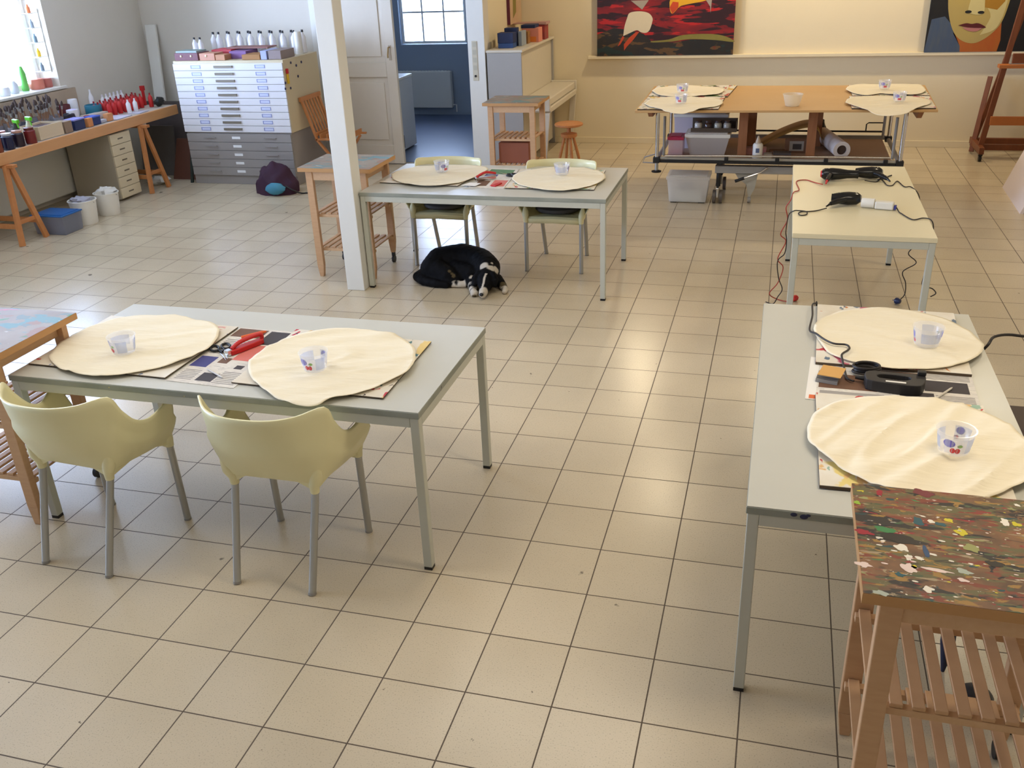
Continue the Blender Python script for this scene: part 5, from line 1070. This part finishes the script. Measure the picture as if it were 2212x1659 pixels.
b0 = bottle('white bottle with dark cap in the front row of tall bottles on the plan chest', (-5.84, 7.40, TZ_), 0.235, 0.034, M_bot, mat('dark_cap', (40, 40, 46), 0.4), 'white bottles on the plan chest')
for i in range(1, 17):
    dup(b0, (-5.84+i*0.0655, 7.40+(0.0 if i % 2 else 0.075), TZ_), 0, None if i % 2 else 'white bottle with dark cap in the rear row against the wall on the plan chest')
for i, x in enumerate((-5.97, -5.90)): dup(b0, (x, 7.22, TZ_), 0, ['shorter white bottle at the left end of the plan chest top, outer one', 'shorter white bottle at the left end of the plan chest top, inner one'][i], 'short white bottles on the plan chest', (0.85, 0.85, 0.84))
small('canister', MB().lathe([(0, 0), (0.04, 0), (0.04, 0.22), (0.036, 0.23), (0, 0.23)], n=20), M_plast, 'tall white canister at the right back corner of the plan chest', 'canister', smooth=True, loc=(-4.77, 7.32, TZ_))

# folding chair leaning by the plan chest
fc = thing('folding_chair', 'slatted orange pine chair beside the plan chest, partly behind the post', 'chair', (-4.55, 7.25, 0), 0.0)
def fcb(nm, a, b_, w_, h_): MB().bar(a, b_, w_, h_, (1, 0, 0)).build(nm, M_pine, fc, bevel=0.003)
for yy in (-0.20, 0.20):
    fcb('back_post', (0.0, yy, 0.44), (-0.13, yy, 0.86), 0.035, 0.022); fcb('front_leg', (0.0, yy, 0.44), (0.36, yy*1.05, 0.0), 0.035, 0.022); fcb('rear_leg', (0.34, yy*0.85, 0.43), (0.02, yy*0.85, 0.0), 0.035, 0.022); fcb('seat_rail', (-0.02, yy, 0.45), (0.40, yy, 0.45), 0.02, 0.035)
fcb('top_rail', (-0.13, -0.24, 0.87), (-0.13, 0.24, 0.87), 0.045, 0.025); fcb('lower_rail', (-0.01, -0.22, 0.50), (-0.01, 0.22, 0.50), 0.04, 0.022)
for k in range(5): yy = -0.13+k*0.065; fcb('back_slat', (-0.018, yy, 0.52), (-0.125, yy, 0.85), 0.03, 0.012)
for k in range(5): fcb('seat_slat', (0.03+k*0.08, -0.19, 0.473), (0.03+k*0.08, 0.19, 0.473), 0.06, 0.012)

# bag
bg_ = thing('bag', 'dark purple bag slumped on the floor in front of the plan chest', 'bag', (-4.80, 6.50, 0))
B = MB(); vs = []; fs = []; n = 28; m_ = 12
for i in range(m_+1):
    th = PI/2*i/m_
    for k in range(n):
        a = 2*PI*k/n; d = Vector((math.cos(a)*math.cos(th), math.sin(a)*math.cos(th), math.sin(th))); q_ = 1+0.16*noise.noise(d*2.4+Vector((3, 1, 2)))+0.05*noise.noise(d*7)
        vs.append((d.x*0.225*q_*(1.06 if d.z < 0.5 else 0.95), d.y*0.16*q_, max(0, d.z**0.85)*0.31*q_))
for i in range(m_):
    for k in range(n): fs.append((i*n+k, i*n+(k+1) % n, (i+1)*n+(k+1) % n, (i+1)*n+k))
fs.append(tuple(range(n))[::-1])
B.add(vs, fs).build('body', mat('aubergine_fabric', (62, 22, 52), 0.75, noise_amt=0.5, noise_scale=10, bump=0.6), bg_, smooth=True)
MB().blob((0.06, -0.155, 0.075), 0.11, 0.05, 0.062, jit=0.2).build('teal_pocket', mat('teal_fabric', (70, 140, 166), 0.7, noise_amt=0.2), bg_, smooth=True)
MB().tube(smoothpath([(0.16, -0.12, 0.10), (0.26, -0.12, 0.05), (0.30, -0.05, 0.01), (0.36, -0.02, 0.008)], 5), 0.008, 8).build('strap', M_black, bg_, smooth=True)

# tall white plank in the corner, dark boards
small('leaning_plank', MB().plate([(-6.98, 7.83, 1.60), (-6.84, 7.83, 1.60), (-6.74, 7.52, 0.0), (-6.88, 7.52, 0.0)], (0, -0.03, 0)), M_plast, 'tall white plank leaning in the left corner of the studio', 'plank', bevel=0.003)
def leaning(label, x0, x1, yb, yt, h, m, th=0.02, dx=0.0):
    return small('leaning_board', MB().plate([(x0, yb, 0.0), (x1, yb, 0.0), (x1+dx, yt, h), (x0+dx, yt, h)], (0, 0.02, 0)), m, label, 'board', 'boards leaning left of the plan chest')
leaning('brown panel leaning left of the plan chest', -6.38, -6.07, 6.95, 7.15, 0.42, mat('brown_panel', (104, 62, 44), 0.6, noise_amt=0.2))
leaning('dark green-edged board leaning against the left side of the plan chest', -6.06, -6.03, 6.80, 6.98, 0.62, mat('dark_green_board', (44, 54, 48), 0.5), 0.02)
leaning('dark grey-brown canvas leaning behind the right trestle', -6.95, -6.25, 7.25, 7.50, 0.78, mat('dark_canvas', (92, 80, 74), 0.7, col2=(60, 54, 54), noise_scale=4))
leaning('grey cardboard sheet leaning behind the right trestle', -6.9, -6.45, 7.12, 7.22, 0.55, mat('grey_board', (122, 118, 116), 0.7, col2=(92, 84, 78), noise_scale=3))
small('plastic_bag', MB().blob((0, 0, 0.045), 0.12, 0.08, 0.045, jit=0.5), M_plast, 'crumpled white bag on the floor behind the right trestle', 'bag', smooth=True, loc=(-6.40, 6.70, 0.0))

# ---------------------------------------------------------------- workbench on trestles
wb = thing('workbench_top', 'long pine-edged bench top on trestles along the left wall', 'workbench', (0, 0, 0))
MB().box(-7.0, -6.321, 3.7, 7.14, 0.755, 0.797).build('top', mat('bench_white', (206, 196, 184), 0.5, noise_amt=0.15), wb)
MB().box(-6.32, -6.285, 3.7, 7.14, 0.70, 0.80).build('front_board', mat('pine_edge', (222, 166, 112), 0.5, noise_scale=4, stretch=(6, 1, 8), col2=(206, 148, 96)), wb, bevel=0.003)
def trestle(label, y):
    t = thing('trestle', label, 'trestle', (0, y, 0), 0, 'pine trestles')
    for x, s in ((-6.30, 0.10), (-6.86, -0.0)):
        for sy in (-1, 1): MB().bar((x+0.02, 0.025*sy, 0.69), (x+s, 0.155*sy, 0.0), 0.05, 0.03, (1, 0, 0)).build('leg', M_pine, t, bevel=0.002)
        MB().bar((x+s*0.72, -0.105, 0.20), (x+s*0.72, 0.105, 0.20), 0.02, 0.035).build('leg_brace', M_pine, t, bevel=0.002)
    MB().bar((-6.84, 0, 0.685), (-6.20, 0, 0.685), 0.06, 0.028).build('top_bar', M_pine, t, bevel=0.003)
    for sy in (-1, 1): MB().bar((-6.86, 0.118*sy, 0.17), (-6.235, 0.118*sy, 0.17), 0.02, 0.045).build('stretcher', M_pine, t, bevel=0.002)
    return t
trestle('left pine trestle under the workbench, next to the blue-lidded box', 4.50)
trestle('right pine trestle under the workbench, next to the white drawer unit', 6.44)
du = thing('drawer_unit', 'narrow white drawer unit with six drawers under the workbench', 'drawer unit', (-6.86, 5.93, 0))
MB().box(0, 0.54, 0, 0.33, 0.02, 0.685).build('body', mat('unit_side', (176, 164, 142), 0.5), du, bevel=0.003)
for i in range(6):
    z0 = 0.03+i*0.109; d_ = MB().box(0.5405, 0.556, 0.004, 0.326, z0, z0+0.104).build('drawer', mat('unit_front', (222, 206, 172), 0.45), du, bevel=0.002)
    MB().box(0.5565, 0.5585, 0.12, 0.20, z0+0.045, z0+0.058).build('finger_slot', mat('slot_dark', (120, 108, 90), 0.6), d_)
def bucket(label, x, y, r=0.125, h=0.21):
    t = thing('bucket', label, 'bucket', (x, y, 0), 0, 'white buckets under the workbench')
    MB().lathe([(0, 0), (r*0.82, 0), (r*0.84, 0.005), (r, h-0.01), (r+0.008, h-0.008), (r+0.008, h), (r-0.003, h), (r*0.81, 0.008), (0, 0.008)], n=28).build('pail', mat('bucket_white', (240, 236, 226), 0.4), t, smooth=True)
    MB().tube([(r*math.cos(a)*1.03, 0.05*math.sin(a)+0, h-0.02-0.02*math.sin(a)) for a in [PI*i/12 for i in range(13)]], 0.003, 6).build('handle', M_alu, t, smooth=True)
    return t
bucket('white bucket under the workbench, nearer the blue-lidded box', -6.13, 5.13, 0.125, 0.23)
bucket('white bucket under the workbench, in front of the drawer unit', -6.12, 5.47, 0.115, 0.22)
small('white_rag', MB().blob((0, 0, 0), 0.09, 0.09, 0.05, jit=0.6), M_plast, 'crumpled white cloth bulging out of the bucket by the drawer unit', 'rag', smooth=True, loc=(-6.13, 5.47, 0.22))
small('rag', MB().blob((0, 0, 0), 0.09, 0.08, 0.04, jit=0.6, seed=4), mat('rag_grey', (176, 176, 190), 0.8), 'grey-blue rag lying in the bucket beside the blue-lidded box', 'rag', smooth=True, loc=(-6.14, 5.13, 0.215))
bb = crate('storage_box', 'clear box of odds and ends with blue lid, behind the left trestle', -6.38, -6.02, 4.70, 4.98, 0.0, 0.19, milky('smoky_clear', (180, 184, 200), 0.5), mat('blue_lid', (36, 100, 170), 0.4), 0.02, 0.02)
for i, (dx, c) in enumerate(((-0.08, (190, 60, 50)), (0.0, (220, 216, 206)), (0.08, (60, 60, 90)))): small('paint_tube', MB().blob((0, 0, 0), 0.035, 0.06, 0.03), mat('tube_%d' % i, c, 0.5), ['red', 'white', 'navy'][i]+' paint tube inside the blue-lidded box', 'paint tube', smooth=True, loc=(-6.2+dx, 4.82, 0.04))

# ---------------------------------------------------------------- clutter on the workbench
ZB = 0.8005
def R(a, b_): return random.uniform(a, b_)
M_rc = mat('dark_red_cap', (150, 26, 34), 0.4)
r0 = bottle('red paint bottle in the crowd at the right end of the workbench', (-6.50, 6.98, ZB), 0.15, 0.024, M_red, M_rc, 'red paint bottles on the workbench', 0.035, 'paint_bottle')
i = 0
for row in range(3):
    for k in range(8):
        if row == 0 and k == 7: continue
        i += 1; dup(r0, (-6.58-row*0.09+R(-.008, .008), 6.92-k*0.092+row*0.05, ZB), R(0, 3), ['red paint bottle in the front row of the crowd on the workbench', 'red paint bottle in the middle row of the crowd on the workbench', 'red paint bottle in the rear row of the crowd on the workbench'][row])
w0 = bottle('right one of two white paint bottles in front of the red ones', (-6.47, 6.66, ZB), 0.14, 0.024, M_bot, M_bot, 'white bottles among the red ones')
dup(w0, (-6.49, 6.57, ZB), 0, 'left one of two white paint bottles in front of the red ones')
s0 = bottle('small white bottle in the back row behind the red ones on the workbench', (-6.86, 6.98, ZB), 0.18, 0.026, M_bot, mat('white_cap', (230, 228, 236), 0.4), 'small white bottles in the back row')
for k in range(1, 6): dup(s0, (-6.86, 6.98-k*0.066, ZB))
dup(w0, (-6.90, 6.52, ZB), 0, 'tall white bottle at the left end of the back row on the workbench', 'tall white bottle', (1.1, 1.1, 1.8))
small('red_flag', MB().box(-0.02, 0.02, -0.02, 0.02, 0.16, 0.21).box(-0.012, 0.012, -0.012, 0.012, 0, 0.1599), M_red, 'bright red square-topped bottle at the far right end of the workbench', 'bottle', loc=(-6.66, 7.09, ZB))
small('pouch', MB().blob((0, 0, 0.05), 0.045, 0.06, 0.05, jit=0.4), M_black, 'dark pouch at the right end of the workbench', 'pouch', smooth=True, loc=(-6.42, 7.02, ZB))
for i, (x, y, w_, d_, c, nm, lb) in enumerate(((-6.45, 6.28, 0.20, 0.30, (206, 200, 214), 'paper_sheet', 'white paper sheet on the workbench in front of the red bottles'), (-6.42, 6.62, 0.14, 0.20, (214, 208, 222), 'paper_sheet', 'white paper sheet at the right front of the workbench'))):
    small(nm, MB().box(-w_/2, w_/2, -d_/2, d_/2, 0, 0.004), mat('sheet_lilac', c, 0.7), lb, 'paper', loc=(x, y, ZB), rz=0.1)
def pot(name, label, cat, x, y, r, h, m, m2=None, group=None):
    t = thing(name, label, cat, (x, y, ZB), 0, group)
    MB().lathe([(0, 0), (r*0.92, 0), (r, 0.01), (r, h-0.008), (r*0.95, h), (r*0.88, h), (r*0.88, h-0.02), (0, h-0.02)], n=22).build('pot', m, t, smooth=True)
    if m2: MB().lathe([(0, h-0.0195), (r*0.87, h-0.0195), (r*0.5, h+0.004), (0, h+0.006)], n=16).build('contents', m2, t, smooth=True)
    return t
pot('paint_pot', 'teal paint pot in the middle of the workbench', 'pot', -6.72, 6.30, 0.085, 0.13, mat('teal_paint', (32, 110, 132), 0.4))
pot('paint_pot', 'white plastic pot with lilac lid left of the teal pot', 'pot', -6.72, 5.98, 0.06, 0.13, M_bot, mat('lilac', (200, 190, 226), 0.4))
pot('paint_pot', 'white jar behind the teal pot', 'pot', -6.88, 6.20, 0.05, 0.20, M_bot)
pot('paint_pot', 'dark red paint pot behind the white one', 'pot', -6.86, 6.04, 0.06, 0.17, mat('maroon_pot', (90, 30, 36), 0.4))
pot('paint_pot', 'small ochre pot at the front of the workbench middle', 'pot', -6.46, 5.90, 0.04, 0.08, mat('ochre_pot', (190, 130, 60), 0.5))
pot('paint_pot', 'small crimson pot beside the ochre pot', 'pot', -6.55, 5.98, 0.04, 0.07, mat('crimson_pot', (160, 40, 56), 0.5))
crn = [('plastic_tub', 'dark blue tub with lilac lid at the front of the workbench', -6.42, 5.62, 0.12, 0.15, 0.09, (34, 48, 92), (150, 150, 220)), ('plastic_tub', 'dark blue tub right of the orange block at the front of the workbench', -6.42, 5.88, 0.10, 0.13, 0.07, (28, 50, 110), (60, 90, 190)),
       ('wood_block', 'orange wood block between the two dark blue tubs', -6.37, 5.76, 0.05, 0.07, 0.085, (214, 140, 80), None), ('wood_block', 'small orange wood block in front of the white paper', -6.40, 6.10, 0.06, 0.08, 0.075, (216, 150, 98), None),
       ('wood_crate', 'grey-brown wooden block box left of the dark blue tub', -6.42, 5.45, 0.14, 0.10, 0.11, (150, 126, 104), None), ('carton', 'wide pale carton lying in the middle of the workbench', -6.62, 6.16, 0.10, 0.34, 0.06, (196, 176, 160), None),
       ('plastic_tub', 'low silver tray of tubes in the middle front of the workbench', -6.42, 5.995, 0.08, 0.10, 0.03, (190, 190, 200), None)]
for nm, lb, x, y, w_, d_, h, c, lc in crn:
    t = thing(nm, lb, 'block' if 'block' in nm else ('box' if nm != 'plastic_tub' else 'tub'), (x, y, ZB))
    MB().box(-w_/2, w_/2, -d_/2, d_/2, 0, h).build('body', mat('b_%d_%d_%d' % c, c, 0.5, noise_amt=0.1), t, bevel=0.004)
    if lc: MB().box(-w_/2-.003, w_/2+.003, -d_/2-.003, d_/2+.003, h+0.0005, h+0.015).build('lid', mat('l_%d_%d_%d' % lc, lc, 0.4), t, bevel=0.003)
bt_ = thing('brush_box', 'open cream box with brown rim full of brushes on the workbench', 'box', (-6.48, 5.22, ZB))
B = MB(); 
for (a, c, d, e) in ((-0.12, 0.12, -0.16, -0.152), (-0.12, 0.12, 0.152, 0.16), (-0.12, -0.112, -0.1519, 0.1519), (0.112, 0.12, -0.1519, 0.1519)): B.box(a, c, d, e, 0, 0.12)
B.box(-0.1119, 0.1119, -0.1519, 0.1519, 0, 0.008); B.build('walls', mat('cream_box', (216, 196, 164), 0.5), bt_)
MB().box(-0.111, 0.111, -0.151, 0.151, 0.06, 0.10).build('contents', mat('brown_mess', (96, 62, 48), 0.8, col2=(50, 40, 44), noise_scale=40), bt_)
def spray(label, x, y, body, trig):
    t = thing('spray_bottle', label, 'spray bottle', (x, y, ZB), -0.4, 'spray bottles with green heads')
    MB().lathe([(0, 0), (0.038, 0), (0.04, 0.008), (0.036, 0.12), (0.018, 0.17), (0.015, 0.19), (0, 0.19)], n=20).build('body', body, t, smooth=True)
    MB().box(-0.02, 0.075, -0.014, 0.014, 0.1905, 0.225).build('spray_head', trig, t, bevel=0.006)
    MB().bar((0.045, 0, 0.19), (0.06, 0, 0.15), 0.008, 0.014).build('trigger', trig, t)
    return t
M_gt = mat('lime_plastic', (96, 190, 40), 0.35)
spray('pale spray bottle with green head standing left on the workbench', -6.42, 5.02, mat('pale_yellow_bottle', (224, 220, 190), 0.3), M_gt)
spray('dark spray bottle with green head further left on the workbench', -6.44, 4.88, mat('dark_green_bottle', (50, 60, 50), 0.3), M_gt)
spray('grey spray bottle with green head at the frame edge of the workbench', -6.62, 4.72, mat('grey_bottle', (150, 150, 160), 0.3), M_gt)
jc = [(28, 34, 66), (40, 28, 44), (120, 40, 40), (26, 46, 70), (34, 30, 36), (120, 60, 40)]
for i, (x, y) in enumerate(((-6.36, 4.66), (-6.37, 4.80), (-6.36, 4.94), (-6.50, 4.62), (-6.51, 4.76), (-6.36, 4.52))):
    t = thing('paint_jar', ['dark navy paint jar with metal lid, second from the left front corner', 'dark plum paint jar with pale lid in the front row', 'rust-red paint jar with dark lid beside the pale spray bottle', 'navy paint jar with orange lid in the second row', 'black paint jar with pink lid in the second row', 'brown paint jar at the left end of the front row'][i]+' on the workbench', 'jar', (x, y, ZB), 0, 'dark paint jars on the workbench')
    MB().lathe([(0, 0), (0.048, 0), (0.05, 0.006), (0.05, 0.11), (0.04, 0.12), (0, 0.12)], n=20).build('jar', mat('jar_paint_%d' % i, jc[i], 0.2), t, smooth=True)
    lc = [(190, 190, 196), (200, 150, 130), (110, 50, 46), (220, 110, 60), (206, 140, 130), (180, 180, 200)][i]
    MB().lathe([(0, 0.1205), (0.043, 0.1205), (0.043, 0.14), (0, 0.142)], n=20).build('lid', mat('jar_lid_%d' % i, lc, 0.3, 0.3), t, smooth=True)
# brush jars: jars and the brushes in them
bj = thing('brush_jar', 'jar crowded with paint brushes toward the back of the workbench', 'jar', (-6.78, 4.95, ZB), 0, 'brush jars on the workbench')
MB().lathe([(0, 0), (0.045, 0), (0.048, 0.006), (0.048, 0.12), (0.043, 0.12), (0.043, 0.01), (0, 0.01)], n=18).build('jar', mat('jar_grey', (150, 146, 150), 0.25), bj, smooth=True)
br0 = thing('paint_brush', 'paint brush standing bristles up in one of the brush jars on the workbench', 'brush', (-6.78, 4.95, ZB+0.012), 0, 'brushes in the jars on the workbench')
MB().tube([(0, 0, 0), (0, 0, 0.19)], [0.003, 0.005], 6).build('handle', mat('brush_handle', (150, 110, 80), 0.5), br0, smooth=True)
MB().tube([(0, 0, 0.1905), (0, 0, 0.225)], [0.006, 0.008], 8).build('ferrule', M_alu, br0, smooth=True)
MB().tube([(0, 0, 0.2255), (0, 0, 0.25), (0, 0, 0.275)], [0.008, 0.012, 0.004], 8).build('bristles', mat('bristles', (74, 58, 52), 0.9), br0, smooth=True)
jars = [(-6.78, 4.95), (-6.85, 5.10), (-6.72, 5.20), (-6.88, 5.27), (-6.75, 5.38), (-6.89, 5.44), (-6.70, 5.55), (-6.84, 5.60), (-6.60, 5.42), (-6.72, 5.72), (-6.87, 5.76), (-6.64, 5.06), (-6.58, 5.60)]
HM = [MC['brush_handle'], mat('brush_handle_dark', (64, 44, 40), 0.5), mat('brush_handle_blue', (60, 76, 120), 0.4), mat('brush_handle_white', (206, 200, 200), 0.4)]
first = True
for i, (x, y) in enumerate(jars):
    if i: dup(bj, (x, y, ZB))
    for k in range(5):
        a = k*2*PI/5+i; b_ = br0 if first else dup(br0, (0, 0, 0)); first = False
        b_.location = (x+0.022*math.cos(a), y+0.022*math.sin(a), ZB+0.012); b_.rotation_euler = (-0.16*math.sin(a), 0.16*math.cos(a), 0); b_.scale = (1.2, 1.2, R(0.8, 1.15))
for i in range(3):
    bx_ = MB().blob((0, 0, 0.05), 0.07, 0.10, 0.06, jit=0.5, seed=i); small('rag', bx_, mat('dark_rag', (44, 38, 44), 0.9), ['black rag heaped behind the cream brush box', 'dark rag heaped right of the cream brush box', 'dark rag at the back left of the workbench'][i], 'rag', smooth=True, loc=((-6.66, 5.25, ZB+0.022), (-6.56, 5.72, ZB+0.022), (-6.88, 4.80, ZB+0.022))[i])
# low wooden board behind the bench and things on the sill
small('back_board', MB().box(-7.045, -7.02, 4.3, 6.46, 0.80, 1.085), mat('backboard_wood', (184, 164, 140), 0.6, noise_amt=0.1), 'long wooden board standing against the wall at the back of the workbench', 'board')
sill = [('jar', 'green bottle on the window sill', -7.20, 5.95, 0.035, 0.24, (110, 190, 90)), ('jar', 'salmon pot on the window sill', -7.16, 6.08, 0.07, 0.10, (220, 130, 110)), ('jar', 'rose pot on the window sill, right of the salmon one', -7.15, 6.21, 0.055, 0.09, (190, 110, 100)), ('jar', 'clear glass on the window sill', -7.18, 5.78, 0.04, 0.12, (210, 214, 220)), ('jar', 'white pot on the window sill at the left', -7.16, 5.62, 0.05, 0.08, (226, 226, 230))]
for nm, lb, x, y, r, h, c in sill:
    small('sill_pot' if r > 0.045 else 'sill_bottle', MB().lathe([(0, 0), (r*0.9, 0), (r, 0.01), (r, h*0.7), (r*(0.95 if r > 0.045 else 0.4), h), (0, h)], n=18), mat('sill_%d_%d' % (c[0], c[1]), c, 0.3), lb, 'pot' if r > 0.045 else 'bottle', smooth=True, loc=(x, y, 1.1205))
# glass shelf strip at the right side of the window with little bottles
sh_ = thing('bottle_rack', 'narrow white rack of tiny bottles at the right side of the window', 'rack', (-7.16, 6.20, 1.28))
for k in range(5): MB().box(-0.05, 0.05, -0.06, 0.07, k*0.14, k*0.14+0.006).build('shelf', M_plast, sh_)
MB().box(-0.05, 0.05, 0.0705, 0.076, -0.02, 0.60).build('back', M_plast, sh_)
cc = [(120, 130, 140), (236, 190, 50), (120, 140, 150), (150, 160, 170), (230, 130, 80)]
for k in range(5):
    small('tiny_bottle', MB().lathe([(0, 0), (0.022, 0), (0.022, 0.05), (0.01, 0.065), (0.01, 0.08), (0, 0.08)], n=14), mat('tiny_%d' % k, cc[k], 0.3), ['tiny grey bottle on the lowest shelf', 'tiny yellow bottle on the second shelf', 'tiny blue-grey bottle on the middle shelf', 'tiny pale bottle on the fourth shelf', 'tiny orange bottle on the top shelf'][k]+' of the rack at the window', 'bottle', smooth=True, loc=(-7.155, 6.20, 1.2865+k*0.14))

# ---------------------------------------------------------------- easel, leaning canvas, right side bits
ea = thing('easel', 'large stained wooden studio easel in the far right corner', 'easel', (2.88, 8.75, 0))
def eb(nm, a, b_, w_=0.06, h_=0.035, m=M_easel): MB().bar(a, b_, w_, h_).build(nm, m, ea, bevel=0.004)
eb('base_beam', (-0.53, -0.18, 0.115), (-0.53, 0.45, 0.115), 0.05, 0.07); eb('base_beam', (0.53, -0.18, 0.115), (0.53, 0.45, 0.115), 0.05, 0.07)
eb('cross_beam', (-0.50, 0.40, 0.115), (0.50, 0.40, 0.115), 0.05, 0.06); eb('cross_beam', (-0.50, 0.05, 0.115), (0.50, 0.05, 0.115), 0.05, 0.06)
for s in (-1, 1):
    MB().bar((0.515*s, 0.0, 0.14), (0.24*s, 0.09, 2.35), 0.055, 0.035, (0, 1, 0)).build('upright', M_easel, ea, bevel=0.004)
    MB().bar((0.50*s, 0.42, 0.15), (0.22*s, 0.11, 1.9), 0.045, 0.03, (0, 1, 0)).build('rear_strut', M_easel, ea, bevel=0.004)
    for yy in (-0.14, 0.40):
        B = MB(); B.tube([(0.53*s-0.014, yy, 0.032), (0.53*s+0.014, yy, 0.032)], 0.031, 16); B.box(0.53*s-0.02, 0.53*s+0.02, yy-0.018, yy+0.018, 0.06, 0.0795); B.build('caster', M_black, ea, smooth=True)
MB().bar((-0.47, -0.012, 0.40), (0.47, -0.012, 0.40), 0.03, 0.09).build('cross_bar', mat('orange_wood', (190, 112, 52), 0.5, noise_amt=0.12), ea, bevel=0.004)
MB().bar((-0.49, -0.06, 0.955), (0.49, -0.06, 0.955), 0.11, 0.035).build('tray', mat('orange_wood', (0, 0, 0)), ea, bevel=0.004)
MB().bar((-0.36, 0.0, 1.02), (0.36, 0.0, 1.02), 0.03, 0.10).build('tray_back', M_easel, ea, bevel=0.004)
MB().bar((0.0, 0.03, 0.16), (0.0, 0.10, 2.35), 0.07, 0.03, (0, 1, 0)).build('mast', M_easel, ea, bevel=0.004)
MB().bar((-0.30, 0.06, 1.9), (0.30, 0.06, 1.9), 0.03, 0.08).build('cross_bar', M_easel, ea, bevel=0.004)
small('palette_knife', MB().box(-0.11, 0.11, -0.015, 0.015, 0, 0.006), M_alu, 'pale metal strip lying on the easel tray', 'palette knife', loc=(2.60, 8.69, 0.9735))
small('leaning_plank', MB().bar((2.33, 9.02, 0.02), (2.44, 9.26, 0.78), 0.05, 0.02), M_easel, 'narrow worn plank leaning on the wall left of the easel', 'plank', bevel=0.003)
wc = thing('stretched_canvas', 'white stretched canvas leaning at the right edge of the room', 'canvas', (0, 0, 0))
q0 = [(2.34, 6.50, 0.0), (2.372, 7.46, 0.0), (2.80, 7.44, 1.25), (2.77, 6.48, 1.25)]
MB().plate(q0, (0.03, 0, -0.0)).build('face', mat('primed_canvas', (226, 212, 206), 0.7), wc)
MB().plate([(p[0]+0.0305, p[1], p[2]) for p in q0], (0.02, 0, 0)).build('stretcher', M_plank, wc)
small('wooden_chest', MB().box(2.98, 3.5, 6.3, 7.7, 0, 1.28), mat('chest_brown', (120, 70, 50), 0.6, noise_amt=0.15), 'brown cabinet behind the leaning white canvas', 'cabinet', bevel=0.004)
ds = thing('stool', 'dark-seated stool with navy legs at the far side of the right table', 'stool', (1.46, 1.36, 0))
MB().box(-0.18, 0.18, -0.20, 0.26, 0.44, 0.47).build('seat', mat('dark_brown_seat', (58, 40, 34), 0.5), ds, bevel=0.01)
for sx in (-1, 1):
    for sy in (-1, 1): MB().tube([(0.13*sx, 0.03+0.17*sy, 0.439), (0.155*sx, 0.03+0.2*sy, 0.0)], 0.012, 8).build('leg', mat('navy_steel', (38, 44, 70), 0.4), ds, smooth=True)
ub = thing('umbrella', 'navy folded umbrella standing under the right table behind the cart slats', 'umbrella', (0.955, 0.46, 0))
MB().tube([(0, 0, 0.0), (0, 0, 0.05), (0.0, 0.01, 0.12), (0.0, 0.05, 0.35), (0, 0.06, 0.42)], [0.006, 0.014, 0.024, 0.018, 0.006], 12).build('canopy', mat('navy_cloth', (34, 38, 62), 0.6), ub, smooth=True)
MB().tube([(0, 0.06, 0.421), (0, 0.075, 0.52)], 0.006, 8).build('shaft', M_black, ub, smooth=True)
small('caster_ball', MB().blob((0, 0, 0.045), 0.06, 0.05, 0.045), mat('dark_rubber', (40, 38, 42), 0.5), 'dark round rubber object on the floor under the near cart', 'ball', smooth=True, loc=(1.02, 0.30, 0.0))
# white appliance in the back room
ap = thing('washing_machine', 'pale appliance just inside the blue-lit back room', 'appliance', (-4.49, 8.78, 0))
MB().box(-0.30, 0.30, -0.28, 0.28, 0.02, 0.85).build('body', mat('appliance_white', (200, 204, 210), 0.35), ap, bevel=0.008)
MB().box(-0.305, 0.305, -0.285, 0.285, 0.8505, 0.88).build('top', M_trimw, ap, bevel=0.006)
MB().box(0.3005, 0.304, -0.22, -0.14, 0.05, 0.20).build('vent', M_black, ap)
for sx in (-1, 1):
    for sy in (-1, 1): MB().tube([(0.24*sx, 0.22*sy, 0.0), (0.24*sx, 0.22*sy, 0.0195)], 0.02, 10).build('foot', M_black, ap)
